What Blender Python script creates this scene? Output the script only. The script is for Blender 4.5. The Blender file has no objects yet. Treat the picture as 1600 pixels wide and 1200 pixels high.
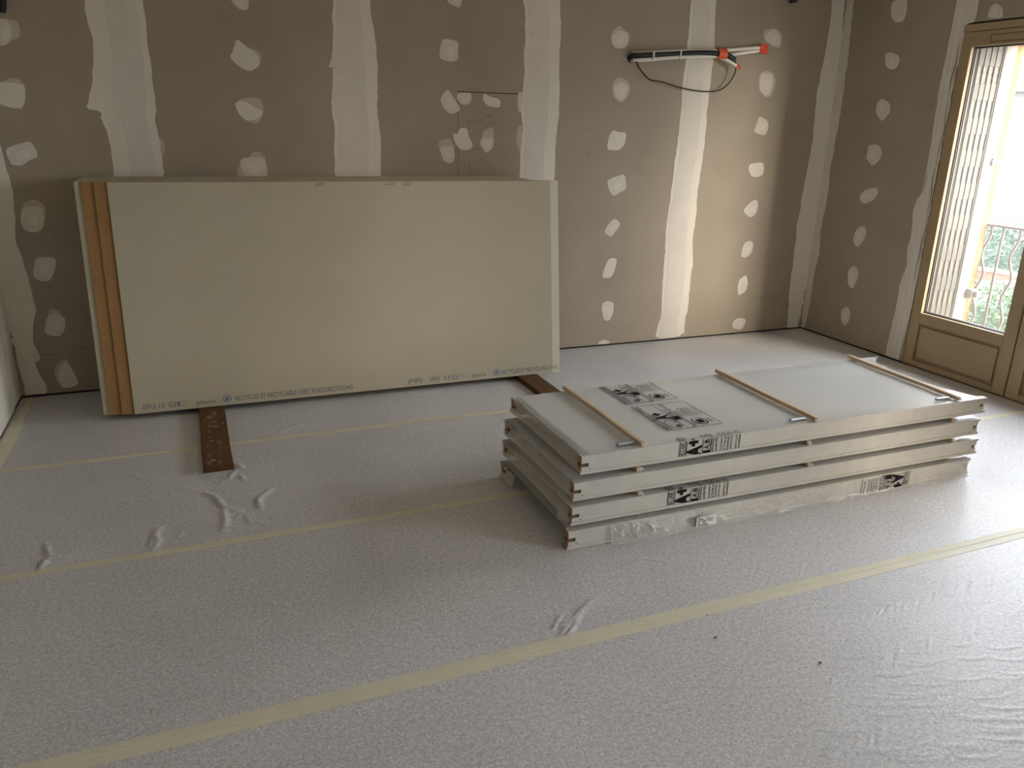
import bpy, bmesh, math, random
import numpy as np
from mathutils import Vector, Matrix

random.seed(7)
RNG = np.random.default_rng(7)
S = bpy.context.scene
COL = S.collection

# ------------------------------------------------------------------ camera
FPX = 1236.6033
YAW, PITCH, ROLL = 0.392865, 0.320053, 0.025590
CAM = Vector((-4.62169, -4.96986, 1.56148))
_f = Vector((math.sin(YAW)*math.cos(PITCH), math.cos(YAW)*math.cos(PITCH), -math.sin(PITCH)))
_r0 = _f.cross(Vector((0, 0, 1))).normalized(); _u0 = _r0.cross(_f)
_r = math.cos(ROLL)*_r0 + math.sin(ROLL)*_u0
_u = -math.sin(ROLL)*_r0 + math.cos(ROLL)*_u0
cd = bpy.data.cameras.new('camera'); cam = bpy.data.objects.new('camera', cd); COL.objects.link(cam)
cd.sensor_width = 36.0; cd.lens = FPX*36.0/1600.0; cd.clip_start = 0.05; cd.clip_end = 200
m3 = Matrix((_r, _u, -_f)).transposed()
cam.matrix_world = Matrix.Translation(CAM) @ m3.to_4x4()
S.camera = cam

# ------------------------------------------------------------------ world, sun, portals, exposure
W = bpy.data.worlds.new('sky'); S.world = W; W.use_nodes = True
bg = W.node_tree.nodes['Background']
bg.inputs['Color'].default_value = (0.85, 0.91, 1.0, 1); bg.inputs['Strength'].default_value = 6.0   # evenly hazy sky

sd = bpy.data.lights.new('hazy_sun', 'SUN'); sun = bpy.data.objects.new('hazy_sun', sd); COL.objects.link(sun)
sd.energy = 4.6; sd.angle = math.radians(46); sd.color = (1.0, 0.80, 0.57)
SUN_DIR = Vector((-0.43, 1.0, -0.30)).normalized()
sun.rotation_euler = SUN_DIR.to_track_quat('-Z', 'Y').to_euler()

def portal(name, y0, y1, z0, z1, x):
    d = bpy.data.lights.new(name, 'AREA'); d.shape = 'RECTANGLE'; d.size = abs(y1-y0); d.size_y = z1-z0
    d.cycles.is_portal = True
    o = bpy.data.objects.new(name, d); COL.objects.link(o)
    o.location = (x, (y0+y1)/2, (z0+z1)/2)
    o.rotation_euler = Vector((-1, 0, 0)).to_track_quat('-Z', 'Z').to_euler()
portal('daylight_portal', -2.66, -1.0, 0.25, 2.25, 0.475)
portal('daylight_portal', -7.42, -4.16, 0.25, 2.25, 0.475)

S.view_settings.view_transform = 'Standard'; S.view_settings.look = 'None'
S.view_settings.gamma = 1.0; S.view_settings.use_curve_mapping = False
S.view_settings.exposure = 1.95
S.cycles.max_bounces = 10; S.cycles.diffuse_bounces = 7; S.cycles.glossy_bounces = 4
S.cycles.transparent_max_bounces = 24; S.cycles.transmission_bounces = 6
S.cycles.caustics_reflective = False; S.cycles.caustics_refractive = False
S.cycles.sample_clamp_indirect = 6.0

# ------------------------------------------------------------------ helpers
def ray(px, py):
    return _f + _r*((px-800)/FPX) - _u*((py-600)/FPX)
def hit(px, py, ax, val):
    D = ray(px, py); t = (val-CAM[ax])/D[ax]
    return CAM + D*t

def lin(c):
    c = c/255.0
    return c/12.92 if c <= 0.04045 else ((c+0.055)/1.055)**2.4
def rgb(r, g, b): return (lin(r), lin(g), lin(b), 1)

MATS = {}
def mat(name, col, rough=0.6, spec=0.4, var=0.0, vscale=6.0, var2=0.0, v2scale=60.0, bump=0.0, bscale=80.0,
        metal=0.0, stretch=None, coat=0.0):
    if name in MATS: return MATS[name]
    m = bpy.data.materials.new(name); m.use_nodes = True; MATS[name] = m
    nt = m.node_tree; b = nt.nodes['Principled BSDF']
    b.inputs['Base Color'].default_value = (*col[:3], 1)
    b.inputs['Roughness'].default_value = rough; b.inputs['Specular IOR Level'].default_value = spec
    b.inputs['Metallic'].default_value = metal; b.inputs['Coat Weight'].default_value = coat
    tc = nt.nodes.new('ShaderNodeTexCoord'); src = tc.outputs['Object']
    if stretch:
        mp = nt.nodes.new('ShaderNodeMapping'); mp.inputs['Scale'].default_value = stretch
        nt.links.new(src, mp.inputs['Vector']); src = mp.outputs['Vector']
    cur = None
    for v, sc in ((var, vscale), (var2, v2scale)):
        if v <= 0: continue
        n = nt.nodes.new('ShaderNodeTexNoise'); n.inputs['Scale'].default_value = sc
        n.inputs['Detail'].default_value = 4.0
        nt.links.new(src, n.inputs['Vector'])
        mr = nt.nodes.new('ShaderNodeMapRange')
        mr.inputs['From Min'].default_value = 0.25; mr.inputs['From Max'].default_value = 0.75
        mr.inputs['To Min'].default_value = 1-v; mr.inputs['To Max'].default_value = 1+v
        nt.links.new(n.outputs['Fac'], mr.inputs['Value'])
        mx = nt.nodes.new('ShaderNodeMix'); mx.data_type = 'RGBA'; mx.blend_type = 'MULTIPLY'
        mx.inputs['Factor'].default_value = 1.0
        if cur is None: mx.inputs['A'].default_value = (*col[:3], 1)
        else: nt.links.new(cur, mx.inputs['A'])
        nt.links.new(mr.outputs['Result'], mx.inputs['B']); cur = mx.outputs['Result']
    if cur is not None: nt.links.new(cur, b.inputs['Base Color'])
    if bump > 0:
        n = nt.nodes.new('ShaderNodeTexNoise'); n.inputs['Scale'].default_value = bscale
        n.inputs['Detail'].default_value = 5.0
        nt.links.new(src, n.inputs['Vector'])
        bp = nt.nodes.new('ShaderNodeBump'); bp.inputs['Strength'].default_value = bump
        bp.inputs['Distance'].default_value = 0.004
        nt.links.new(n.outputs['Fac'], bp.inputs['Height']); nt.links.new(bp.outputs['Normal'], b.inputs['Normal'])
    return m

def film_mat(name, opacity, rough=0.12, col=(0.8, 0.8, 0.78), bump=0.5, bscale=25.0):
    m = mat(name, (*col, 1), rough=rough, spec=0.6, bump=bump, bscale=bscale)
    nt = m.node_tree; b = nt.nodes['Principled BSDF']; out = nt.nodes['Material Output']
    tr = nt.nodes.new('ShaderNodeBsdfTransparent'); mx = nt.nodes.new('ShaderNodeMixShader')
    mx.inputs['Fac'].default_value = opacity
    nt.links.new(tr.outputs[0], mx.inputs[1]); nt.links.new(b.outputs[0], mx.inputs[2])
    nt.links.new(mx.outputs[0], out.inputs['Surface'])
    return m

def glass_mat():
    m = bpy.data.materials.new('window_glass'); m.use_nodes = True; nt = m.node_tree
    nt.nodes.remove(nt.nodes['Principled BSDF']); out = nt.nodes['Material Output']
    tr = nt.nodes.new('ShaderNodeBsdfTransparent'); tr.inputs['Color'].default_value = (0.95, 0.95, 0.95, 1)
    gl = nt.nodes.new('ShaderNodeBsdfGlossy'); gl.inputs['Roughness'].default_value = 0.02
    df = nt.nodes.new('ShaderNodeBsdfTranslucent'); df.inputs['Color'].default_value = (0.8, 0.8, 0.78, 1)
    lw = nt.nodes.new('ShaderNodeLayerWeight'); lw.inputs['Blend'].default_value = 0.2
    fr = nt.nodes.new('ShaderNodeMath'); fr.operation = 'MULTIPLY_ADD'; fr.inputs[1].default_value = 0.25; fr.inputs[2].default_value = 0.02
    nt.links.new(lw.outputs['Facing'], fr.inputs[0])
    m1 = nt.nodes.new('ShaderNodeMixShader'); m2 = nt.nodes.new('ShaderNodeMixShader')
    nt.links.new(fr.outputs[0], m1.inputs['Fac']); nt.links.new(tr.outputs[0], m1.inputs[1]); nt.links.new(gl.outputs[0], m1.inputs[2])
    m2.inputs['Fac'].default_value = 0.025       # glare veil mixed into the pane, whitens the view outside
    nt.links.new(m1.outputs[0], m2.inputs[1]); nt.links.new(df.outputs[0], m2.inputs[2])
    nt.links.new(m2.outputs[0], out.inputs['Surface'])
    return m

WL = {}      # world location of every object's origin
class MB:
    def __init__(s): s.v = []; s.f = []; s.m = []
    def add(s, verts, faces, mi=0):
        o = len(s.v); s.v += [tuple(q) for q in verts]
        for f in faces: s.f.append(tuple(i+o for i in f)); s.m.append(mi)
        return s
    def box(s, x0, x1, y0, y1, z0, z1, mi=0, faces=None):
        x0, x1 = min(x0, x1), max(x0, x1); y0, y1 = min(y0, y1), max(y0, y1); z0, z1 = min(z0, z1), max(z0, z1)
        v = [(x0,y0,z0),(x1,y0,z0),(x1,y1,z0),(x0,y1,z0),(x0,y0,z1),(x1,y0,z1),(x1,y1,z1),(x0,y1,z1)]
        f = [(0,3,2,1),(4,5,6,7),(0,1,5,4),(1,2,6,5),(2,3,7,6),(3,0,4,7)]   # -z +z -y +x +y -x
        o = len(s.v); s.v += v
        for k, q in enumerate(f):
            s.f.append(tuple(i+o for i in q)); s.m.append(faces.get(k, mi) if faces else mi)
        return s
    def prism(s, poly, M, t, mi=0):
        """poly of (a,b); M(a,b,h) -> world; raised by t."""
        n = len(poly); A = [M(a, b, 0.0) for a, b in poly]; B = [M(a, b, t) for a, b in poly]
        F = [tuple(range(n, 2*n))] + [(i, (i+1) % n, n+(i+1) % n, n+i) for i in range(n)]
        return s.add(A+B, F, mi)
    def tube(s, path, r, seg=8, mi=0, cap=True):
        P = [Vector(q) for q in path]; n = len(P); rr = r if isinstance(r, (list, tuple)) else [r]*n
        up = Vector((0.13, 0.21, 0.97)); V = []
        for i in range(n):
            t = (P[min(i+1, n-1)]-P[max(i-1, 0)]).normalized()
            a = t.cross(up)
            if a.length < 1e-3: a = t.cross(Vector((1, 0, 0)))
            a.normalize(); b = t.cross(a)
            for k in range(seg):
                w = 2*math.pi*k/seg; V.append(P[i] + (a*math.cos(w)+b*math.sin(w))*rr[i])
        F = [(i*seg+k, i*seg+(k+1) % seg, (i+1)*seg+(k+1) % seg, (i+1)*seg+k) for i in range(n-1) for k in range(seg)]
        if cap: F += [tuple(range(seg))[::-1], tuple((n-1)*seg+k for k in range(seg))]
        return s.add(V, F, mi)
    def grid(s, fn, nu, nv, mi=0):
        V = [fn(i/nu, j/nv) for i in range(nu+1) for j in range(nv+1)]
        F = [(i*(nv+1)+j, (i+1)*(nv+1)+j, (i+1)*(nv+1)+j+1, i*(nv+1)+j+1) for i in range(nu) for j in range(nv)]
        return s.add(V, F, mi)
    def build(s, name, mats, parent=None, smooth=False, bevel=0.0, origin=None, fixn=True):
        a = np.array(s.v, float); lo, hi = a.min(0), a.max(0)
        c = Vector(((lo[0]+hi[0])/2, (lo[1]+hi[1])/2, lo[2])) if origin is None else Vector(origin)
        me = bpy.data.meshes.new(name)
        me.from_pydata([tuple(Vector(q)-c) for q in s.v], [], s.f)
        if not isinstance(mats, (list, tuple)): mats = [mats]
        for m in mats: me.materials.append(m)
        me.polygons.foreach_set('material_index', s.m)
        if fixn:
            bm = bmesh.new(); bm.from_mesh(me); bmesh.ops.recalc_face_normals(bm, faces=bm.faces); bm.to_mesh(me); bm.free()
        if smooth: me.polygons.foreach_set('use_smooth', [True]*len(me.polygons))
        me.update()
        o = bpy.data.objects.new(name, me); COL.objects.link(o); WL[o] = c
        if parent is not None: o.parent = parent; o.location = c-WL[parent]
        else: o.location = c
        if bevel > 0:
            md = o.modifiers.new('bevel', 'BEVEL'); md.width = bevel; md.segments = 2; md.limit_method = 'ANGLE'
        return o

def empty(name, loc, kind=None):
    o = bpy.data.objects.new(name, None); COL.objects.link(o); o.location = loc; WL[o] = Vector(loc)
    o.empty_display_size = 0.1
    if kind: o['kind'] = kind
    return o
def tag(o, label, cat, group=None):
    o['label'] = label; o['category'] = cat
    if group: o['group'] = group
    return o
def struct(o, label=None, cat=None):
    o['kind'] = 'structure'
    if label: o['label'] = label
    if cat: o['category'] = cat
    return o
def link_copy(src, parent, world):
    o = src.copy(); COL.objects.link(o); o.parent = parent; WL[o] = Vector(world)
    o.location = Vector(world) - (WL[parent] if parent is not None else Vector()); return o

# ------------------------------------------------------------------ materials
M_board = mat('wall_plasterboard', rgb(163, 152, 136), rough=0.85, spec=0.15, var=0.06, vscale=3.0, var2=0.05, v2scale=220, bump=0.05, bscale=300)
M_comp = mat('joint_compound', rgb(222, 216, 202), rough=0.8, spec=0.2, var=0.04, vscale=7, bump=0.12, bscale=30)
M_comp2 = mat('joint_compound_thin', rgb(193, 184, 167), rough=0.8, spec=0.2, var=0.06, vscale=12, bump=0.1, bscale=40)
M_comp3 = mat('joint_compound_dry', rgb(214, 208, 196), rough=0.8, spec=0.2, var=0.05, vscale=9)
M_dark = mat('dark_gap', (0.02, 0.017, 0.013), rough=0.95, spec=0.05)
M_back = mat('wall_backing', (0.25, 0.23, 0.2), rough=0.9)
M_pencil = mat('pencil', (0.13, 0.115, 0.10), rough=0.8)
M_ceil = mat('ceiling_board', rgb(226, 222, 214), rough=0.85)
M_cream = mat('board_face_cream', rgb(184, 176, 154), rough=0.8, spec=0.2, var=0.04, vscale=2.5, var2=0.05, v2scale=160)
M_edge = mat('board_edge', rgb(176, 166, 142), rough=0.85, var=0.1, vscale=30, stretch=(1, 1, 30))
M_brown = mat('board_face_kraft', rgb(160, 124, 82), rough=0.75, spec=0.2, var=0.06, vscale=4)
M_print = mat('board_print', rgb(112, 116, 122), rough=0.8)
M_logo = mat('board_logo', rgb(104, 122, 152), rough=0.7)
M_plank = mat('plank_wood', rgb(92, 62, 34), rough=0.6, spec=0.3, var=0.3, vscale=3, var2=0.2, v2scale=12, bump=0.25, bscale=30, stretch=(14, 1, 14))
M_splash = mat('plaster_splash', rgb(158, 142, 118), rough=0.8)
M_tape = mat('floor_tape', rgb(213, 208, 182), rough=0.5, spec=0.35, var=0.05, vscale=10)
M_prime = mat('door_primer', rgb(196, 194, 184), rough=0.42, spec=0.4, var=0.05, vscale=3.5, var2=0.05, v2scale=20)
M_leaf = mat('door_leaf_grey', rgb(206, 206, 202), rough=0.4, spec=0.45, var=0.02, vscale=3)
M_mdf = mat('mdf_end', rgb(158, 122, 80), rough=0.8, var=0.12, vscale=40)
M_slot = mat('mortise_brown', rgb(112, 82, 56), rough=0.85)
M_batten = mat('batten_wood', rgb(206, 182, 152), rough=0.7, var=0.12, vscale=3, stretch=(20, 1, 20))
M_ink = mat('black_ink', (0.008, 0.008, 0.008), rough=0.7, spec=0.1)
M_steel = mat('hinge_steel', (0.30, 0.33, 0.36, 1), rough=0.4, metal=0.7)
M_film = film_mat('clear_film', 0.34, rough=0.10, bump=1.0, bscale=38)
M_film2 = film_mat('crumpled_film', 0.55, rough=0.18, col=(0.74, 0.71, 0.64), bump=1.0, bscale=20)
M_filmtop = film_mat('film_stretched', 0.42, rough=0.2, bump=0.12, bscale=9)
M_stick = mat('paper_sticker', rgb(226, 226, 224), rough=0.6)
M_blackp = mat('black_conduit', (0.012, 0.012, 0.013), rough=0.45)
M_whitep = mat('white_conduit', rgb(232, 228, 218), rough=0.45)
M_orange = mat('orange_tape', rgb(216, 92, 40), rough=0.5)
M_red = mat('red_cap', rgb(226, 64, 36), rough=0.45)
M_door = mat('door_brown_paint', rgb(166, 145, 112), rough=0.5, spec=0.3, var=0.06, vscale=5)
M_gask = mat('gasket', (0.04, 0.035, 0.03), rough=0.6)
M_glass = glass_mat()
M_white = mat('white_render', rgb(160, 157, 148), rough=0.8, var=0.03)
M_ochre = mat('ochre_render', rgb(150, 104, 62), rough=0.85, var=0.06, vscale=10, bump=0.3, bscale=120)
M_shut = mat('shutter_cream', rgb(104, 98, 82), rough=0.5)
M_rail = mat('railing_iron', rgb(120, 96, 88), rough=0.55)
M_leafg = mat('leaf_green', (0.055, 0.11, 0.04, 1), rough=0.5, var=0.35, vscale=4)
M_leafd = mat('leaf_dark', (0.03, 0.065, 0.035, 1), rough=0.5, var=0.35, vscale=4)
M_brick = mat('old_brick', rgb(118, 80, 64), rough=0.9, var=0.2, vscale=12)
M_stone = mat('coping_stone', rgb(140, 116, 92), rough=0.9, var=0.1)
M_lawn = mat('garden_ground', (0.30, 0.29, 0.25, 1), rough=0.95, var=0.3, vscale=3)
M_far = mat('far_wall', rgb(72, 72, 66), rough=0.9)

def floor_material():
    m = bpy.data.materials.new('film_over_underlay'); m.use_nodes = True; nt = m.node_tree
    b = nt.nodes['Principled BSDF']; L = nt.links
    tc = nt.nodes.new('ShaderNodeTexCoord')
    def noise(sc, det=4.0, rough=0.6, vec=None):
        n = nt.nodes.new('ShaderNodeTexNoise'); n.inputs['Scale'].default_value = sc
        n.inputs['Detail'].default_value = det; n.inputs['Roughness'].default_value = rough
        L.new(vec or tc.outputs['Object'], n.inputs['Vector']); return n
    big = noise(1.4, 3); fine = noise(120, 6, 0.8); mid = noise(9, 4)
    r1 = nt.nodes.new('ShaderNodeValToRGB'); r1.color_ramp.elements[0].position = 0.34; r1.color_ramp.elements[1].position = 0.66
    r1.color_ramp.elements[0].color = rgb(164, 162, 160); r1.color_ramp.elements[1].color = rgb(234, 232, 231)
    L.new(fine.outputs['Fac'], r1.inputs['Fac'])
    r2 = nt.nodes.new('ShaderNodeMapRange'); r2.inputs['From Min'].default_value = 0.3; r2.inputs['From Max'].default_value = 0.7
    r2.inputs['To Min'].default_value = 0.92; r2.inputs['To Max'].default_value = 1.06; L.new(big.outputs['Fac'], r2.inputs['Value'])
    mx = nt.nodes.new('ShaderNodeMix'); mx.data_type = 'RGBA'; mx.blend_type = 'MULTIPLY'; mx.inputs['Factor'].default_value = 1
    fl = noise(58, 4, 0.7)
    r3 = nt.nodes.new('ShaderNodeMapRange'); r3.inputs['From Min'].default_value = 0.32; r3.inputs['From Max'].default_value = 0.62
    r3.inputs['To Min'].default_value = 0.82; r3.inputs['To Max'].default_value = 1.06; L.new(fl.outputs['Fac'], r3.inputs['Value'])
    mf = nt.nodes.new('ShaderNodeMix'); mf.data_type = 'RGBA'; mf.blend_type = 'MULTIPLY'; mf.inputs['Factor'].default_value = 1
    L.new(r1.outputs['Color'], mf.inputs['A']); L.new(r3.outputs['Result'], mf.inputs['B'])
    L.new(mf.outputs['Result'], mx.inputs['A']); L.new(r2.outputs['Result'], mx.inputs['B']); L.new(mx.outputs['Result'], b.inputs['Base Color'])
    b.inputs['Roughness'].default_value = 0.40; b.inputs['Specular IOR Level'].default_value = 0.36
    # crinkled film: distorted fine folds
    mp = nt.nodes.new('ShaderNodeMapping'); mp.inputs['Rotation'].default_value = (0, 0, 0.5); mp.inputs['Scale'].default_value = (1.0, 1.7, 1)
    L.new(tc.outputs['Object'], mp.inputs['Vector'])
    cr = noise(48, 4, 0.6, mp.outputs['Vector']); cr.inputs['Distortion'].default_value = 0.6
    hh = nt.nodes.new('ShaderNodeMath'); hh.operation = 'MULTIPLY_ADD'; hh.inputs[1].default_value = 0.5
    L.new(fine.outputs['Fac'], hh.inputs[0]); L.new(cr.outputs['Fac'], hh.inputs[2])
    h2 = nt.nodes.new('ShaderNodeMath'); h2.operation = 'MULTIPLY_ADD'; h2.inputs[1].default_value = 0.3
    L.new(mid.outputs['Fac'], h2.inputs[0]); L.new(hh.outputs[0], h2.inputs[2])
    bp = nt.nodes.new('ShaderNodeBump'); bp.inputs['Strength'].default_value = 0.28; bp.inputs['Distance'].default_value = 0.004
    L.new(h2.outputs[0], bp.inputs['Height']); L.new(bp.outputs['Normal'], b.inputs['Normal'])
    return m
M_floor = floor_material()

# ------------------------------------------------------------------ room shell
XL, YF, ZC = -5.58, -7.8, 2.56

# floor: film laid over the underlay, with its folds
def px_line(pts, ox=0, oy=0, s=1.0):
    return [tuple(hit(ox+s*a, oy+s*b, 2, 0.0)[:2]) for a, b in pts]
FOLDS = []   # (points, amp, width)
A = lambda pts, amp, w: FOLDS.append((px_line(pts, 0, 600, 0.375), amp*1.35, w))
A([(850,455),(895,470),(930,515),(975,525),(1000,530)], .0075, .013)
A([(930,520),(940,570),(932,612)], .006, .013)
A([(1130,440),(1085,475),(1075,490),(1085,520)], .0075, .012)
A([(1020,540),(1045,580)], .004, .010); A([(985,560),(1000,540)], .003, .010)
A([(985,330),(1012,352)], .005, .010); A([(950,400),(975,365)], .005, .010); A([(1000,378),(1015,402)], .004, .010)
A([(940,385),(915,420)], .003, .010)
A([(668,598),(645,630),(660,652),(640,690)], .0055, .011); A([(650,600),(640,640),(622,682)], .004, .010)
A([(165,775),(185,740),(215,725),(320,718)], .006, .011); A([(190,665),(200,705),(215,725)], .005, .011)
A([(1150,202),(1210,186),(1262,165)], .005, .012); A([(1440,250),(1500,240),(1525,235)], .004, .012)
A([(740,640),(760,615)], .003, .010); A([(1240,560),(1262,540)], .003, .010); A([(1275,545),(1290,535)], .003, .010)
B = lambda pts, amp, w: FOLDS.append((px_line(pts, 600, 800, 0.375), amp, w))
B([(872,362),(830,402),(780,450),(742,492)], .0055, .009); B([(845,380),(800,430),(765,455)], .004, .009)
B([(742,428),(714,472)], .005, .008); B([(805,465),(758,515)], .006, .008); B([(775,430),(735,480)], .005, .008); B([(770,470),(738,512)], .005, .008); B([(725,455),(700,490)], .004, .008); B([(820,420),(790,470)], .005, .008)
FOLDS.append((px_line([(812,650),(790,662),(775,667)]), .003, .012)); FOLDS.append((px_line([(600,655),(565,662),(545,664)]), .003, .012))
FOLDS.append((px_line([(1060,880),(1000,872),(965,878)]), .002, .010)); FOLDS.append((px_line([(1190,900),(1130,898)]), .002, .010))
FOLDS.append((px_line([(420,606),(530,598)]), .004, .014)); FOLDS.append((px_line([(640,612),(745,610)]), .004, .014))
for _ in range(26):                                     # little crinkles scattered over the bays
    a, b = random.uniform(150, 800), random.uniform(640, 860); L_ = random.uniform(12, 40); w_ = random.uniform(-.5, .5)
    FOLDS.append((px_line([(a, b), (a+L_*.5, b+L_*(w_-.15)), (a+L_, b+L_*w_)]), .0016, .010))
def crinkle_row(p, q, n, half, amp):
    for k in range(n):
        t = (k+random.uniform(-.3, .3))/n; x = p[0]+(q[0]-p[0])*t; y = p[1]+(q[1]-p[1])*t
        h = half*random.uniform(.5, 1.2); s = random.uniform(.2, .8)
        FOLDS.append((px_line([(x-h*s, y+h), (x, y), (x+h*s, y-h)]), amp*random.uniform(.25, .75), .005))
crinkle_row((1225, 1000), (1600, 892), 40, 9, .0024)
crinkle_row((1300, 1065), (1600, 955), 30, 13, .0026)
crinkle_row((1290, 1180), (1600, 1060), 30, 16, .0028)
crinkle_row((1110, 1120), (1230, 1085), 11, 11, .0018)
for _ in range(46):                                     # long shallow folds near the camera, bottom right
    a, b = random.uniform(1330, 1600), random.uniform(1010, 1190); L_ = random.uniform(50, 120)
    FOLDS.append((px_line([(a-L_*.5, b-L_*.05), (a-L_*.15, b-L_*.01), (a+L_*.2, b-L_*.02), (a+L_*.5, b-L_*.10)]), .0014, .006))

def build_floor():
    st = 0.0085; xs = np.concatenate([np.arange(XL, -3.7, st), np.arange(-3.7, -1.3, .005), np.arange(-1.3, .02, st)]); ys = np.concatenate([np.arange(-4.4, -4.0, st), np.arange(-4.0, -2.9, .005), np.arange(-2.9, .021, st)])
    nx, ny = len(xs), len(ys)
    X, Y = np.meshgrid(xs, ys, indexing='ij'); Z = np.zeros_like(X)
    for pts, amp, w in FOLDS:
        P = np.array(pts); lo = P.min(0)-4*w; hi = P.max(0)+4*w
        i0, i1 = np.searchsorted(xs, lo[0]), np.searchsorted(xs, hi[0]); j0, j1 = np.searchsorted(ys, lo[1]), np.searchsorted(ys, hi[1])
        if i1 <= i0 or j1 <= j0: continue
        x, y = X[i0:i1, j0:j1], Y[i0:i1, j0:j1]; D = np.full(x.shape, 9.0); T = np.zeros(x.shape)
        seg = np.linalg.norm(np.diff(P, axis=0), axis=1); tot = seg.sum(); acc = 0
        for (a, b), l in zip(zip(P[:-1], P[1:]), seg):
            if l < 1e-6: continue
            t = np.clip(((x-a[0])*(b[0]-a[0])+(y-a[1])*(b[1]-a[1]))/(l*l), 0, 1)
            d = np.hypot(x-a[0]-t*(b[0]-a[0]), y-a[1]-t*(b[1]-a[1]))
            n = d < D; D = np.where(n, d, D); T = np.where(n, (acc+t*l)/tot, T); acc += l
        Z[i0:i1, j0:j1] = np.maximum(Z[i0:i1, j0:j1], amp*np.exp(-(D/w)**2)*(0.45+0.55*np.sin(np.pi*np.clip(T, 0.03, .97))))
    # outer parts of the floor, coarse
    V = np.stack([X, Y, Z], -1).reshape(-1, 3)
    idx = np.arange(nx*ny).reshape(nx, ny)
    F = np.stack([idx[:-1, :-1], idx[1:, :-1], idx[1:, 1:], idx[:-1, 1:]], -1).reshape(-1, 4)
    nV = len(V); ex = np.array([(xs[0], YF-.1, 0), (xs[-1], YF-.1, 0), (xs[-1], ys[0], 0), (xs[0], ys[0], 0)])
    V = np.concatenate([V, ex]); F = np.concatenate([F, [[nV, nV+1, nV+2, nV+3]]])
    me = bpy.data.meshes.new('floor'); me.vertices.add(len(V)); me.vertices.foreach_set('co', V.ravel())
    me.loops.add(F.size); me.loops.foreach_set('vertex_index', F.ravel().astype(np.int32))
    me.polygons.add(len(F)); me.polygons.foreach_set('loop_start', np.arange(0, F.size, 4, dtype=np.int32))
    me.polygons.foreach_set('use_smooth', np.ones(len(F), bool))
    me.update(calc_edges=True); me.materials.append(M_floor)
    o = bpy.data.objects.new('floor', me); COL.objects.link(o); WL[o] = Vector(); return o
floor = struct(build_floor(), 'pale film covered underlay floor of the bare room', 'floor')
MB().box(XL-.3, .4, YF-.3, .2, -.25, -.03).build('slab', M_back, parent=floor)

ceiling = struct(MB().box(XL-.2, .4, YF-.2, .2, ZC, ZC+.15).build('ceiling', M_ceil), 'plasterboard ceiling above the room', 'ceiling')

# back wall: backing, then 1.2 m boards with a dark foot gap
wall_back = struct(MB().box(XL-.2, .0, .02, .14, -.2, ZC+.1).build('wall_back', M_dark), 'grey plasterboard wall with filled joints behind the leaning boards', 'wall')
JX = [-1.229-1.2*k for k in range(4)]
edges = [0.0135]+JX+[XL-.05]
for a, b in zip(edges[:-1], edges[1:]):
    MB().box(b+.001, a-.001, 0, .0125, .014, ZC).build('plasterboard_panel', M_board, parent=wall_back)
wall_left = struct(MB().box(XL-.15, XL-.02, YF-.2, .2, -.2, ZC+.1).build('wall_left', M_dark), 'pale filled wall at the left edge of the view', 'wall')
for a, b in zip((0, -1.0, -2.2, -3.4, -4.6, -5.8, -7.0), (-1.0, -2.2, -3.4, -4.6, -5.8, -7.0, YF-.1)):
    MB().box(XL-.0125, XL, b+.001, a-.001 if a else 0.0, .014, ZC).build('plasterboard_panel', M_board, parent=wall_left)
wall_front = struct(MB().box(XL-.2, .4, YF-.15, YF, -.2, ZC+.1).build('wall_front', M_comp), 'plasterboard wall behind the camera', 'wall')

# right wall with two door openings
OP = [(-2.62, -1.035), (-7.378, -4.198)]; OH = 2.205
def holed(mb, x0, x1, z0, z1, ya, yb, ops, oh, sill, mi=0):
    y = yb
    for (p, q) in ops:
        mb.box(x0, x1, q, y, z0, z1, mi); mb.box(x0, x1, p, q, oh, z1, mi)
        if sill > z0: mb.box(x0, x1, p, q, z0, sill, mi)
        y = p
    mb.box(x0, x1, ya, y, z0, z1, mi); return mb
mb = MB(); holed(mb, .013, .31, -.2, ZC+.1, YF-.2, .2, OP, OH, -.01, 0)
OPO = [(p+.075, q-.085) for p, q in OP]
holed(mb, .31, .40, -.2, ZC+.1, YF-.2, .2, OPO, 2.12, .10, 1)
holed(mb, .40, .46, -2.2, ZC+1.0, YF-6, 7, OPO, 2.10, .10, 2)
wall_right = struct(mb.build('wall_right', [M_dark, M_white, M_ochre]), 'plasterboard wall with the brown glazed door', 'wall')
for a, b in zip((0, OP[0][0], -3.8), (OP[0][1]+.002, -3.8, OP[1][1])):
    MB().box(0, .0125, b+.001, a-.0005 if a else 0.0, .014, ZC).build('plasterboard_panel', M_board, parent=wall_right)
MB().box(0, .0125, YF, OP[1][0], .014, ZC).build('plasterboard_panel', M_board, parent=wall_right)
for p, q in OP: MB().box(0, .0125, p, q, OH+.006, ZC).build('plasterboard_panel', M_board, parent=wall_right)

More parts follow.
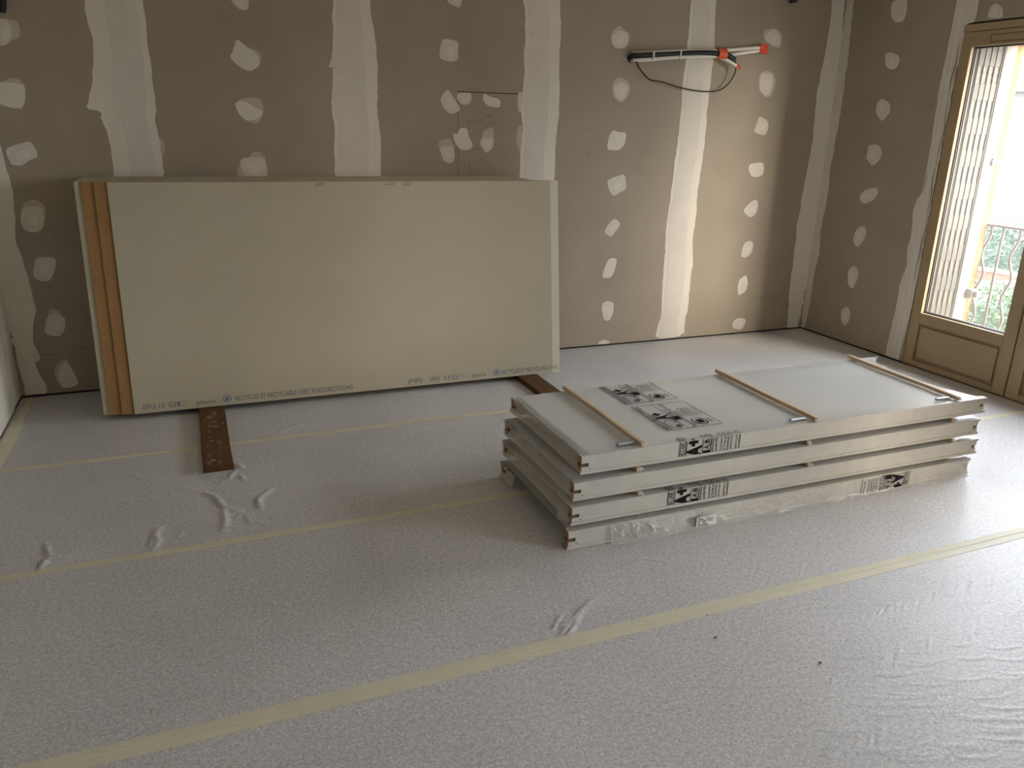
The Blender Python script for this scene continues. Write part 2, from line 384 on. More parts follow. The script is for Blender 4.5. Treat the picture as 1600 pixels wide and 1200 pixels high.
# ------------------------------------------------------------------ filler on the walls (positions read off the wall planes)
def smooth_poly(P, it=2):
    for _ in range(it):
        Q = []
        for i in range(len(P)):
            a, b = np.array(P[i]), np.array(P[(i+1) % len(P)]); Q += [tuple(.8*a+.2*b), tuple(.2*a+.8*b)]
        P = Q
    return P
def rough_poly(P, step=.03, amp=.003):
    Q = []
    for i in range(len(P)):
        a, b = np.array(P[i], float), np.array(P[(i+1) % len(P)], float); n = max(1, int(np.linalg.norm(b-a)/step))
        for k in range(n): Q.append(tuple(a+(b-a)*k/n + RNG.normal(0, amp, 2)*(1 if k else .5)))
    return Q
CR = {1:(0,0,.3125), 2:(450,0,.3125), 3:(850,0,.3125), 4:(1200,0,.25), 5:(1300,280,.3), 6:(0,350,.3125), 8:(850,350,.3125), 9:(1440,0,.1), 0:(0,0,1.0)}
def on_wall(wall, crop, pts):
    ox, oy, s = CR[crop]; R = []
    for a, b in pts:
        h = hit(ox+s*a, oy+s*b, 1 if wall == 'b' else 0, 0.0 if wall != 'l' else XL)
        R.append((h.x, h.z) if wall == 'b' else (h.y, h.z))
    return R
def wall_map(wall):
    if wall == 'b': return lambda a, b, h: (a, -h, b)
    if wall == 'r': return lambda a, b, h: (-h, a, b)
    return lambda a, b, h: (XL+h, a, b)
WALLOBJ = {'b': wall_back, 'r': wall_right, 'l': wall_left}
def smear(wall, poly, t, m, name, rough=True, it=1):
    P = smooth_poly(poly, it) if it else poly
    if rough: P = rough_poly(P)
    P = [(a, min(max(b, .014), ZC)) for a, b in P]
    if wall == 'b': P = [(XL if a < XL+.012 else 0.0 if a > -.012 else a, b) for a, b in P]
    if wall == 'r': P = [(0.0 if a > -.012 else a, b) for a, b in P]
    return MB().prism(P, wall_map(wall), t, 0).build(name, m, parent=WALLOBJ[wall])
def patch(wall, crop, core, halo=None):
    if halo: smear(wall, on_wall(wall, crop, halo), .0010, M_comp2, 'filler_patch', rough=False)
    P = on_wall(wall, crop, core)
    o = smear(wall, P, .0018, random.choice([M_comp3, M_comp3, M_comp]), 'filler_patch', rough=False)
    c = np.mean(P, axis=0); Q = [tuple(c+(np.array(q)-c)*.45+np.array([.006, -.004])) for q in P]
    MB().prism(smooth_poly(Q, 2), lambda a, b, h: wall_map(wall)(a, b, h+.0018), .0012).build('trowel_mark', M_comp, parent=o)

PB = [
 (1,[(-20,92),(40,98),(60,150),(55,190),(35,225),(-20,232)],[(-20,95),(40,92),(85,105),(102,150),(98,188),(60,200),(30,225),(-20,225)]),
 (1,[(-20,410),(60,412),(125,425),(128,500),(110,545),(60,540),(0,520),(-20,525)],[(0,420),(15,410),(50,390),(90,392),(128,430),(110,500),(0,500)]),
 (1,[(25,745),(90,720),(150,705),(180,745),(190,785),(150,800),(110,828),(60,825),(40,790)],None),
 (1,[(112,1040),(150,1030),(210,1035),(220,1090),(215,1145),(170,1165),(120,1150),(102,1100)],[(100,1060),(130,1005),(175,997),(215,1015),(232,1060),(222,1120),(120,1140)]),
 (1,[(1135,-30),(1245,-30),(1243,48),(1205,52),(1170,22)],None),
 (1,[(1183,190),(1230,232),(1290,275),(1300,325),(1250,360),(1190,330),(1148,285),(1165,255)],[(1200,235),(1240,235),(1290,255),(1308,285),(1295,335),(1270,345),(1200,330)]),
 (1,[(1190,505),(1230,505),(1270,535),(1315,555),(1300,590),(1240,605),(1200,580),(1172,520)],[(1190,495),(1250,487),(1300,492),(1322,545),(1300,610),(1270,620),(1220,600),(1190,560)]),
 (1,[(1198,795),(1250,785),(1320,785),(1335,850),(1330,900),(1230,900),(1210,850)],[(1185,900),(1188,830),(1250,780),(1270,752),(1320,770),(1338,840),(1338,900)]),
 (2,[(785,-30),(872,-30),(868,25),(855,40),(800,15)],None),
 (2,[(775,190),(855,208),(848,260),(852,295),(820,312),(755,295),(762,230)],None),
 (2,[(800,445),(835,500),(862,540),(850,560),(815,572),(780,545),(760,500),(775,470)],None),
 (2,[(845,465),(915,462),(918,500),(905,520),(870,525),(845,495)],None),
 (2,[(978,465),(1000,480),(1065,498),(1058,540),(1000,530),(975,505)],None),
 (2,[(860,640),(895,640),(905,690),(925,720),(915,748),(865,752),(835,715),(822,662),(845,675)],None),
 (2,[(965,690),(1028,690),(1025,740),(990,768),(960,725)],[(975,655),(1025,632),(1030,690),(1025,735),(965,720)]),
 (2,[(755,735),(825,730),(835,790),(815,820),(775,805)],[(750,705),(812,688),(830,735),(830,770),(760,770)]),
 (3,[(340,175),(375,150),(415,165),(425,205),(405,240),(360,243),(338,215)],[(332,180),(350,150),(378,125),(400,148),(427,165),(426,205),(345,220)]),
 (3,[(348,430),(385,408),(420,430),(412,480),(385,505),(352,485)],[(338,450),(352,400),(375,385),(405,395),(432,425),(427,470),(388,518),(352,492)]),
 (3,[(345,650),(370,660),(412,662),(405,720),(375,752),(312,750),(325,680)],None),
 (3,[(313,905),(350,885),(405,868),(412,945),(375,965),(348,982),(325,955)],None),
 (3,[(355,1090),(385,1120),(360,1155),(335,1188),(298,1160),(325,1115)],None),
 (3,[(1120,160),(1155,140),(1180,170),(1182,220),(1160,232),(1115,210),(1102,190)],[(1098,150),(1150,140),(1192,170),(1184,234),(1160,241),(1098,200)]),
 (3,[(1080,368),(1142,366),(1144,420),(1128,472),(1105,480),(1078,450)],[(1076,372),(1110,350),(1147,365),(1160,410),(1137,480),(1110,490),(1072,450)]),
 (3,[(1075,578),(1120,605),(1122,640),(1105,680),(1045,660),(1062,625)],None),
 (3,[(1025,820),(1095,810),(1100,850),(1090,880),(1040,887),(1022,850)],None),
 (3,[(1062,995),(1072,1020),(1060,1070),(1030,1090),(992,1055),(1030,1010)],None),
 (8,[(318,180),(340,168),(365,175),(355,225),(335,270),(288,268),(300,225)],None),
 (8,[(292,395),(320,382),(350,395),(345,450),(325,485),(298,480),(288,430)],None),
 (8,[(1000,95),(1030,82),(1048,100),(1035,150),(1005,170),(982,160)],None),
 (8,[(975,280),(1010,252),(1020,290),(1010,335),(970,360),(968,310)],None),
 (8,[(945,485),(975,468),(1010,475),(1000,510),(985,530),(940,520)],None),
 (8,[(272,590),(300,576),(328,588),(328,598),(270,603)],None),
 (6,[(180,170),(230,163),(280,170),(278,225),(250,287),(200,285),(163,262),(170,210)],None),
 (6,[(235,460),(280,445),(328,470),(325,530),(295,565),(220,550)],[(240,470),(245,425),(290,425),(310,455),(300,500),(240,500)]),
 (6,[(325,685),(350,715),(380,760),(395,805),(315,825),(290,780),(290,740)],[(270,750),(285,700),(330,672),(350,700),(370,760),(290,800)]),
]
for c, core, halo in PB: patch('b', c, core, halo)
PR = [
 (4,[(775,10),(870,-20),(870,60),(850,130),(805,145),(775,115),(768,70)]),
 (4,[(732,335),(770,325),(820,350),(825,385),(805,425),(770,438),(735,415)]),
 (4,[(680,650),(712,612),(765,650),(765,700),(735,735),(712,760),(675,710)]),
 (4,[(625,910),(680,900),(712,930),(710,980),(680,1020),(650,1038),(612,985),(625,950)]),
 (5,[(147,80),(175,55),(235,40),(240,75),(215,110),(170,130),(148,115)]),
 (5,[(125,265),(155,242),(180,255),(175,305),(145,345),(130,357),(108,320)]),
 (5,[(85,470),(120,447),(140,480),(130,530),(105,575),(82,545)]),
 (5,[(50,680),(80,660),(97,690),(90,740),(65,768),(45,730)]),
 (9,[(1030,290),(1060,140),(1110,80),(1170,50),(1240,90),(1270,150),(1275,280)]),
]
for c, core in PR: patch('r', c, core)

def band(wall, left, right, extend_to=None, inner=((.3, .62), ), name='joint_band', t=.0015):
    """left/right: lists of (crop, pts) read top to bottom."""
    Lp = [q for c, pts in left for q in on_wall(wall, c, pts)]; Rp = [q for c, pts in right for q in on_wall(wall, c, pts)]
    def clean(P):
        out = [P[0]]
        for q in P[1:]:
            if q[1] < out[-1][1]-.001: out.append(q)
        return out
    Lp, Rp = clean(Lp), clean(Rp)
    Lp = [(Lp[0][0], ZC)]+Lp; Rp = [(Rp[0][0], ZC)]+Rp
    if extend_to is not None: Lp.append((Lp[-1][0], extend_to)); Rp.append((Rp[-1][0], extend_to))
    o = smear(wall, Lp+Rp[::-1], t, M_comp, name, it=1)
    zs = np.linspace(ZC, max(Lp[-1][1], .014), 40)
    f = lambda P, z: np.interp(z, [q[1] for q in P][::-1], [q[0] for q in P][::-1])
    for a, b in inner:                                       # the second, narrower trowel pass
        Q1 = []; Q2 = []
        for z in zs:
            l, r = f(Lp, z), f(Rp, z); w = r-l
            Q1.append((l+w*a+.006*math.sin(z*9+a*20), z)); Q2.append((l+w*b+.006*math.sin(z*7+b*30), z))
        MB().prism(Q1+Q2[::-1], lambda x, y, h: wall_map(wall)(x, y, h+t), .0009).build('trowel_pass', M_comp3, parent=o)
    return o
band('b', [(1,[(425,0),(428,60),(445,130),(466,200),(468,300),(460,420),(445,490),(430,545)]),(1,[(500,556),(510,578),(500,586),(530,640),(550,720),(565,820),(570,880)])],
          [(1,[(712,0),(728,100),(735,200),(755,320),(765,440),(778,500),(775,600),(790,660),(805,760),(812,800),(820,880)])], .014, ((.33,.86),))
smear('b', on_wall('b', 1, [(790,685),(820,705),(826,750),(808,785),(795,770)]), .001, M_comp2, 'filler_patch', rough=False)
band('b', [(2,[(225,0),(225,200),(218,300),(222,335),(222,480),(214,510),(235,640),(230,740),(232,880)])],
          [(2,[(410,0),(412,60),(435,180),(447,330),(447,560),(460,650),(465,740),(462,800),(465,880)])], .014, ((.05,.74),))
smear('b', on_wall('b', 2, [(215,295),(224,335),(203,337)]), .001, M_comp, 'filler_patch', rough=False, it=0)
band('b', [(2,[(1172,0),(1188,60),(1185,230),(1178,260),(1180,420),(1172,470),(1165,560),(1172,600),(1170,700),(1160,760),(1160,880)])],
          [(2,[(1358,0),(1362,100),(1355,350),(1358,500),(1345,650),(1338,700),(1335,790),(1332,905)])], .014, ((.1,.7),))
smear('b', on_wall('b', 2, [(1150,462),(1178,462),(1174,560),(1155,560),(1147,520)]), .001, M_comp3, 'filler_patch', rough=False)
smear('b', on_wall('b', 2, [(1150,630),(1174,630),(1167,755),(1150,750),(1140,690)]), .001, M_comp2, 'filler_patch', rough=False)
band('b', [(3,[(735,0),(720,220),(705,330),(690,430),(685,560),(665,720),(645,870),(630,1000),(612,1110)]),(8,[(606,90),(600,180),(590,330),(585,470),(570,500),(555,575)])],
          [(3,[(860,0),(855,100),(850,280),(830,420),(815,560),(800,750),(775,900),(760,1060),(755,1120)]),(8,[(742,70),(745,190),(735,250),(720,420),(705,470),(700,560)])], None, ((.12,.75),))
# right corner, on both walls
def corner_poly(wall, crops, corner, zlo=.014):
    P = [q for c, pts in crops for q in on_wall(wall, c, pts)]
    out = [P[0]]
    for q in P[1:]:
        if q[1] < out[-1][1]-.001: out.append(q)
    return [(out[0][0], ZC)]+out+[(out[-1][0], zlo), (corner, zlo), (corner, ZC)]
o = smear('b', corner_poly('b', [(4,[(400,0),(385,180),(350,370),(305,580),(290,780),(270,930),(240,1090),(222,1180)]),(8,[(1262,20),(1255,120),(1235,260),(1225,360),(1218,490)])], 0.0), .0015, M_comp, 'joint_band')
o = smear('r', corner_poly('r', [(4,[(535,0),(500,370),(475,560),(440,780),(410,950),(385,1060),(380,1180)]),(8,[(1385,20),(1375,150),(1345,280),(1330,400),(1308,495)])], 0.0), .0015, M_comp3, 'joint_band')
# left corner
LE = [(0, [(0,225),(6,247),(16,281),(22,312),(24,344),(23,370)]), (6, [(90,120),(125,220),(155,320),(175,400),(178,440),(165,520),(165,600),(190,640),(172,690),(200,760),(236,812),(232,838)])]
o = smear('b', corner_poly('b', LE, XL), .0015, M_comp, 'joint_band')
smear('b', on_wall('b', 6, [(165,640),(195,645),(203,675),(185,690),(170,680)]), .0024, M_comp3, 'filler_patch', rough=False)
MB().prism([(0, ZC), (0, .014), (-.215, .014), (-.19, .5), (-.17, 1.1), (-.2, ZC)], wall_map('l'), .0015).build('joint_band', M_comp3, parent=wall_left)
MB().prism([(-.235, ZC), (-.235, .014), (-.95, .014), (-1.0, ZC)], wall_map('l'), .006).build('filler_coat', M_comp, parent=wall_left)
# beside and above the door
DL = -1.035
Pd = [q for c, pts in [(4,[(1190,0),(1160,130),(1115,330),(1070,560),(1035,780),(1025,880),(1005,1010),(985,1180)]),(5,[(440,110),(420,180),(415,280),(395,360),(385,470),(355,540),(340,650),(305,790),(280,905)])] for q in on_wall('r', c, pts)]
Pc = [Pd[0]]
for q in Pd[1:]:
    if q[1] < Pc[-1][1]-.001: Pc.append(q)
o = smear('r', [(Pc[0][0], ZC)]+Pc+[(Pc[-1][0], .014), (DL, .014), (DL, 2.205), (-1.11, 2.212), (-1.095, ZC)], .0015, M_comp3, 'joint_band')
for dy, w in ((.035, .02), (.075, .016)):
    MB().prism([(DL+dy, ZC), (DL+dy+.006, 1.2), (DL+dy, .02), (DL+dy+w, .02), (DL+dy+w-.004, 1.2), (DL+dy+w, ZC)], lambda a, b, h: wall_map('r')(a, b, h+.0015), .0012).build('trowel_pass', M_comp, parent=o)
ck = [(DL+.018+.006*math.sin(z*11)+.004*math.sin(z*31), z) for z in np.linspace(.6, 2.1, 40)]
MB().prism(ck+[(a-.005-.003*math.sin(b*17), b) for a, b in ck[::-1]], lambda a, b, h: wall_map('r')(a, b, h+.0028), .0006).build('crack', mat('crack_grey', rgb(120, 118, 106), rough=.9), parent=o)
# saw cuts and pencil marks on the back wall
def mark(wall, crop, a, b, w=.0022, m=None, name='pencil_mark'):
    (x0, z0), (x1, z1) = on_wall(wall, crop, [a, b]); d = np.array([x1-x0, z1-z0]); n = np.array([-d[1], d[0]])/np.linalg.norm(d)*w/2
    P = [(x0+n[0], z0+n[1]), (x1+n[0], z1+n[1]), (x1-n[0], z1-n[1]), (x0-n[0], z0-n[1])]
    return MB().prism(P, wall_map(wall), .0006).build(name, m or M_pencil, parent=WALLOBJ[wall])
mark('b', 2, (848,458), (1152,470), .0045, M_dark, 'saw_cut')
mark('b', 2, (850,470), (850,885), .0025, M_pencil, 'saw_cut')
for a, b in (((905,748),(1068,744)),((1068,744),(1070,885)),((907,790),(907,885)),((960,790),(1040,860)),((915,675),(1050,600))): mark('b', 2, a, b, .0016)
hand = [((893,610),(905,598)),((905,598),(900,622)),((912,612),(925,600)),((930,608),(945,606)),((945,606),(950,616)),((960,606),(978,595)),((992,575),(1002,584)),((1002,584),(1018,572)),((884,650),(892,654))]
for a, b in hand: mark('b', 2, a, b, .003)
for a, b in (((1030,385),(1045,370)),((1045,370),(1110,366)),((1110,366),(1180,360)),((1098,372),(1110,345)),((1110,345),(1140,352)),((1140,352),(1130,390)),((770,440),(776,432))): mark('b', 8, a, b, .0022)
for a, b in (((218,775),(226,765)),((226,765),(222,790)),((208,650),(230,640))): mark('b', 3, a, b, .0022)
for a, b in (((380,630),(405,618)),((405,618),(440,625)),((205,655),(440,652))): mark('b', 6, a, b, .002)
for k in range(8):
    x = 1290+k*45 if k < 4 else 1480+(k-4)*40
    mark('r', 9, (x, 215-.15*(x-1290)*.4), (x+28, 213-.15*(x-1290)*.4), .018, mat('faint_print', rgb(150, 146, 132), rough=.8), 'faint_print')

# ------------------------------------------------------------------ French door (two leaves)
def french_door(name, y_left, label, detail=True):
    """y_left: edge nearest the back corner; leaves run towards -y."""
    root = struct(empty(name, (0, y_left-.78, 0)), label, 'door')
    fr = MB()
    fr.box(-.006, .06, y_left-1.585, y_left+.0, 2.158, 2.2); fr.box(-.0, .06, y_left-.006, y_left, .0, 2.17); fr.box(-.0, .06, y_left-1.585, y_left-1.565, 0, 2.17)
    fr.box(-.004, .06, y_left-1.585, y_left, -.002, .006)
    fr.build('door_frame', M_door, parent=root, bevel=.006)
    for s in (0, 1):
        ya = y_left-.008 if s == 0 else y_left-.79; yb = ya-.772           # ya > yb
        sl, sr = (.074, .082) if s == 0 else (.082, .074)
        g0, g1 = ya-sl, yb+sr
        L = MB(); x0, x1 = -.008, .04
        L.box(x0, x1, g0, ya, .014, 2.155); L.box(x0, x1, yb, g1, .014, 2.155)
        L.box(x0, x1, g1, g0, .014, .052); L.box(x0, x1, g1, g0, .312, .385); L.box(x0, x1, g1, g0, 2.07, 2.155)
        leaf = L.build('door_leaf', M_door, parent=root, bevel=.003)
        MB().box(.012, .03, g1, g0, .05, .314).build('lower_panel', M_door, parent=leaf)
        b = MB(); pm = .020
        b.box(-.003, .012, g1+.004, g0-.004, .056, .308, 0)
        b2 = MB(); b2.box(.003, .012, g1+.002, g0-.002, .054, .31)
        MB().box(-.004, .013, g1+pm, g0-pm, .052+pm, .312-pm).build('raised_field', M_door, parent=leaf, bevel=.004)
        MB().box(.030, .0335, g1-.004, g0+.004, .381, 2.074).build('glass_pane', M_glass, parent=leaf)
        q = MB()                                                             # gasket and beads round the glass
        for (a, c, e, f) in ((g0-.006, g0, .385, 2.07), (g1, g1+.006, .385, 2.07), (g1, g0, .385, .391), (g1, g0, 2.062, 2.07)): q.box(.020, .030, a, c, e, f)
        q.build('gasket', M_gask, parent=leaf)
        q = MB()
        for (a, c, e, f) in ((g0-.010, g0, .385, 2.07), (g1, g1+.010, .385, 2.07), (g1, g0, .385, .395), (g1, g0, 2.06, 2.07)): q.box(.0336, .043, a, c, e, f)
        q.build('outer_bead', M_shut, parent=leaf)
        # air slot in the top rail
        v = MB(); v.box(-.0095, -.008, g1+.12, g0-.125, 2.090, 2.126)
        sl_o = v.build('vent_plate', M_door, parent=leaf, bevel=.004)
        MB().box(-.0085, -.0079, g1+.114, g0-.119, 2.085, 2.131).build('vent_recess', M_slot, parent=leaf)
        for zz in (.11, .95, 1.92):
            yy = ya-.004 if s == 0 else yb+.004
            MB().tube([(-.012, yy, zz-.035), (-.012, yy, zz+.035)], .007, 8).build('hinge', M_door, parent=leaf)
        if s == 1:
            h = MB(); h.tube([(-.012, ya-.04, 1.05), (-.05, ya-.04, 1.05), (-.055, ya-.05, 1.05), (-.055, ya-.15, 1.045)], .009, 8)
            h.build('door_handle', M_steel, parent=leaf, smooth=True)
    MB().box(.018, .046, y_left-.806, y_left-.764, .01, 2.156).build('meeting_strip', M_slot, parent=root)
    MB().box(.0, .05, y_left-1.58, y_left-.01, .006, .0145).build('threshold_seal', M_gask, parent=root)
    MB().box(-.001, .03, y_left-1.6, y_left+.012, 2.2, 2.2055).build('head_gap', M_gask, parent=root)
    return root
french_door('door_1', -1.037, 'brown painted glazed French door in the right wall')
french_door('door_2', -4.2, 'added second glazed French door nearer the camera, out of view')  # unseen opening inferred from side light; door added to balance room brightness
french_door('door_3', -5.79, 'unseen third glazed French door beside the second, added for daylight')  # unseen, widens that opening to bring in more daylight

# ------------------------------------------------------------------ leaning plasterboards
LEAN = math.asin(.15/1.2); BT = .0125; BH = 1.2; BL = 2.5
NB = 32
cb, sb_ = math.cos(LEAN), math.sin(LEAN)
def board_mesh(front, name):
    me = MB(); e = .0035
    # local: x along, y depth (0 front .. BT back), z up the board ; long edges slightly tapered
    me.box(0, BL, 0, BT, 0, BH, 1, {2: 0, 4: 2})
    o = me.build(name, [front, M_edge, M_brown], origin=(0, 0, 0), bevel=.0025)
    return o
def place_board(o, x, yfront):
    o.location = (x, yfront, .0318+.0016); o.rotation_euler = (-LEAN, 0, 0)
    WL[o] = o.location.copy()
    return o
front = board_mesh(M_cream, 'plasterboard'); front.data.name = 'plasterboard_cream'
kraft = board_mesh(M_brown, 'plasterboard')
front.name = 'plasterboard'; YB0 = -.573; STEP = (BT+.0003)/cb
place_board(front, -4.967, YB0)
tag(front, 'cream plasterboard at the front of the leaning pile, printed along its bottom edge', 'plasterboard', 'plasterboards leaning on the back wall')
place_board(kraft, -5.028, YB0+STEP)
tag(kraft, 'plasterboard directly behind the front cream sheet, brown face showing at its left end', 'plasterboard', 'plasterboards leaning on the back wall')
def board_copy(src, k, x, lab):
    o = src.copy(); COL.objects.link(o); o.name = 'plasterboard'; place_board(o, x, YB0+STEP*k); o['label'] = lab; o['category'] = 'plasterboard'
    o['group'] = 'plasterboards leaning on the back wall'; return o
board_copy(kraft, 2, -5.087, 'third plasterboard of the leaning pile, darker brown strip farther left')
board_copy(front, 3, -5.118, 'fourth plasterboard of the leaning pile, pale strip at the far left end')
for k in range(4, NB-1):
    board_copy(front, k, -5.112+random.uniform(-.004, .004), 'plasterboard inside the leaning pile with only its top edge showing')
board_copy(front, NB-1, -5.10, 'rearmost plasterboard of the leaning pile, touching the wall')

def on_board(px, py):
    """pixel -> (x along, up) on the front board's plane"""
    o = Vector((-4.967, YB0, .0334)); n = Vector((0, -cb, sb_)); D = ray(px, py)
    h = CAM + D*((o-CAM).dot(n)/D.dot(n)) - o
    return h.x, h.dot(Vector((0, sb_, cb)))
_TXT = {}
def text_tris(s, size=1.0, bold=0.0):
    key = (s, bold)
    if key not in _TXT:
        cu = bpy.data.curves.new('t', 'FONT'); cu.body = s; cu.size = 1.0; cu.offset = bold
        ob = bpy.data.objects.new('t', cu); COL.objects.link(ob)
        dg = bpy.context.evaluated_depsgraph_get(); me = bpy.data.meshes.new_from_object(ob.evaluated_get(dg))
        bm = bmesh.new(); bm.from_mesh(me); bmesh.ops.triangulate(bm, faces=bm.faces); bm.verts.ensure_lookup_table()
        V = np.array([v.co[:2] for v in bm.verts]); F = [[v.index for v in f.verts] for f in bm.faces]
        bm.free(); bpy.data.objects.remove(ob); bpy.data.curves.remove(cu); bpy.data.meshes.remove(me)
        V[:, 0] -= V[:, 0].min(); _TXT[key] = (V, F)
    V, F = _TXT[key]; return V*size, F
def fit_text(s, u0, v0, w, h, bold=0.0):
    """triangles of s, fitted to width w and cap height h"""
    V, F = text_tris(s, 1.0, bold); V = V.copy(); cap = .7
    V[:, 0] *= w/V[:, 0].max(); V[:, 1] *= h/cap
    V += (u0, v0); return [[tuple(V[i]) for i in f] for f in F]
def board_print(pieces, name, m):
    mb = MB()
    for tri in pieces:
        mb.add([(-4.967+u, YB0-.0004*cb+v*sb_, .0334+.0004*sb_+v*cb) for u, v in tri], [tuple(range(len(tri)))])
    return mb.build(name, m, parent=None, fixn=False)
def quad(u0, u1, v0, v1): return [(u0, v0), (u1, v0), (u1, v1), (u0, v1)]
def ring(cu, cv, ru, rv, w, n=24):
    R = []
    for k in range(n):
        a, b = 2*math.pi*k/n, 2*math.pi*(k+1)/n
        R.append([(cu+ru*math.cos(a), cv+rv*math.sin(a)), (cu+ru*math.cos(b), cv+rv*math.sin(b)), (cu+(ru-w)*math.cos(b), cv+(rv-w)*math.sin(b)), (cu+(ru-w)*math.cos(a), cv+(rv-w)*math.sin(a))])
    return R
def frame_rect(u0, u1, v0, v1, w): return [quad(u0, u1, v0, v0+w), quad(u0, u1, v1-w, v1), quad(u0, u0+w, v0, v1), quad(u1-w, u1, v0, v1)]
prints = []; logo_list = []
def bx_(pa, pb): return on_board(pa, 640-.097*(pa-213))[0], on_board(pb, 640-.097*(pb-213))[0]
TH = .026; TV = .022
def put(s, pa, pb, h=TH, v=TV):
    a, b = bx_(pa, pb); prints.extend(fit_text(s, a, v, b-a, h, .012))
for (p0, plogo, ptxt, pend, full) in ((0, 355, 368, 552, True), (450, 776, 784, 873, False)):
    if p0 == 0:
        put('APPUI', 222, 243); put('13', 249, 257); a, b = bx_(264, 290); prints += frame_rect(a, a+.035, TV, TV+TH, .004)+[quad(a, a+.035, TV+.011, TV+.014), quad(a+.042, b, TV+TH-.003, TV+TH), quad(a+.042, a+.055, TV, TV+TH), quad(a+.055, b, TV, TV+.003)]
        put('placo', 308, 337, .02)
    else:
        put('(NF)', 638, 659); put('APPUI', 672, 687); put('13', 695, 703); a, b = bx_(706, 726); prints += frame_rect(a, a+.035, TV, TV+TH, .004)+[quad(a, a+.035, TV+.011, TV+.014), quad(a+.042, b, TV+TH-.003, TV+TH), quad(a+.042, b, TV+.010, TV+.013)]
        put('placo', 738, 760, .02)
    a, b = bx_(plogo-6, plogo+6); c = (a+b)/2
    logos = []; logo_list.append(logos)
    logos += ring(c, TV+.015, .023, .020, .005); logos += [[(c-.015, TV+.006), (c+.004, TV+.006), (c+.014, TV+.024), (c-.004, TV+.024)]]
    put('RECYCLEE ET RECYCLABLE AVEC PLACORECYCLING' if full else 'RECYCLEE ET RECYCLABLE AVEC', ptxt, pend)
for px_ in (492, 602, 628): 
    a, _ = on_board(px_, 292); prints += [quad(a, a+.05, BH-.022, BH-.018), quad(a+.005, a+.06, BH-.012, BH-.009)]
def board_child(o):
    o.parent = front; o.matrix_parent_inverse = front_inv; return o
bpy.context.view_layer.update()
front_inv = front.matrix_world.inverted()
o = board_child(board_print(prints, 'printed_lettering', M_print)); o['label'] = 'faint grey printed lettering'
for lg in logo_list:
    o = board_child(board_print(lg, 'printed_logo', M_logo)); o['label'] = 'small blue round logo'
o = board_child(board_print([quad(BL-.052, BL-.0005, .0015, BH-.0015)], 'end_tape', mat('end_tape', rgb(208, 202, 182), rough=.6)))
o = board_child(board_print([[(on_board(a, b)[0]+dx, on_board(a, b)[1]+dy) for dx, dy in ((0,0),(.006,0),(.007,.003),(.001,.004))] for a, b in ((308,526),(393,407),(648,505),(722,500),(792,496),(399,520),(487,515),(558,485))], 'scuff', M_pencil)); o['kind'] = 'stuff'

# ------------------------------------------------------------------ planks under the boards
def plank(x0, x1, y0, y1, label, seed, skew=0.0, splash=True):
    b = MB(); n = 14
    def P(i, j):
        t = i/n; y = y0+(y1-y0)*t; w = .0015*math.sin(t*9+seed)
        return y, w
    ring_ = []
    for i in range(n+1):
        y, w = P(i, 0); dx = skew*(1-i/n)
        ring_.append([(x0+w+dx, y, .001), (x1+w+dx, y, .001), (x1+w+dx-.002, y, .028), (x1+w+dx-.006, y, .0315), (x0+w+dx+.006, y, .0315), (x0+w+dx+.002, y, .028)])
    V = [q for r_ in ring_ for q in r_]; F = []
    for i in range(n):
        for k in range(6): F.append((i*6+k, i*6+(k+1) % 6, (i+1)*6+(k+1) % 6, (i+1)*6+k))
    F += [tuple(range(6)), tuple(n*6+k for k in range(6))]
    o = b.add(V, F).build('wooden_plank', M_plank); tag(o, label, 'plank', 'planks under the plasterboard pile')
    if not splash: return o
    s = MB(); rr = random.Random(seed)
    for _ in range(34):
        cx, cy = rr.uniform(x0+.02, x1-.02), rr.uniform(y0+.02, min(y0+.8, y1)); a, b_ = rr.uniform(.004, .017), rr.uniform(.0015, .006); rot = rr.uniform(-.6, .6)
        if abs(cx-(x0+x1)/2) > .035 and rr.random() < .6: continue
        pts = [(cx+skew*(1-(cy-y0)/(y1-y0))+a*math.cos(w)*math.cos(rot)-b_*math.sin(w)*math.sin(rot), cy+a*math.cos(w)*math.sin(rot)+b_*math.sin(w)*math.cos(rot)) for w in np.linspace(0, 6.28, 8)[:-1]]
        s.prism(pts, lambda p, q, h: (p, q, .0315+h), .0008)
    s.build('plaster_splashes', M_splash, parent=o)['kind'] = 'stuff'
    return o
plank(-4.652, -4.518, -1.39, -.03, 'dark brown plank sticking out from under the left of the plasterboards', 3)
plank(-2.76, -2.622, -1.12, -.03, 'reddish brown plank under the right end of the plasterboards', 5, splash=False)

# ------------------------------------------------------------------ tape on the floor
def tape(y, x0, x1, w, label, slope=0.0, seam=True):
    b = MB(); n = 60; V = []; prof = [(-w/2, .0003), (-w/2, .0012), (-.003, .0022), (0, .0008), (.003, .0022), (w/2, .0012), (w/2, .0003)]
    for i in range(n+1):
        x = x0+(x1-x0)*i/n; yy = y+slope*(x-x0)+.002*math.sin(x*3.1)+.001*math.sin(x*11)
        V += [(x, yy+a+random.uniform(-.0006, .0006), h) for a, h in prof]
    k = len(prof); F = [(i*k+j, (i+1)*k+j, (i+1)*k+j+1, i*k+j+1) for i in range(n) for j in range(k-1)]
    o = b.add(V, F).build('tape_strip', M_tape, fixn=False)
    return tag(o, label, 'tape', 'tape strips over the floor seams')
tape(-3.091, XL+.02, -.03, .066, 'wide cream tape strip crossing the floor nearest the camera', .003)
tape(-2.078, XL+.02, -.03, .040, 'narrow cream tape seam running under the stack of packed doors', .008)
tape(-1.074, XL+.02, -.03, .040, 'faint cream tape seam passing under the protruding dark plank', .005)
b = MB(); V = []
for i in range(41):
    y = -.02-2.6*i/40; V += [(XL+.01, y, .0008), (XL+.04, y, .0016), (XL+.075+.006*math.sin(y*7), y, .001)]
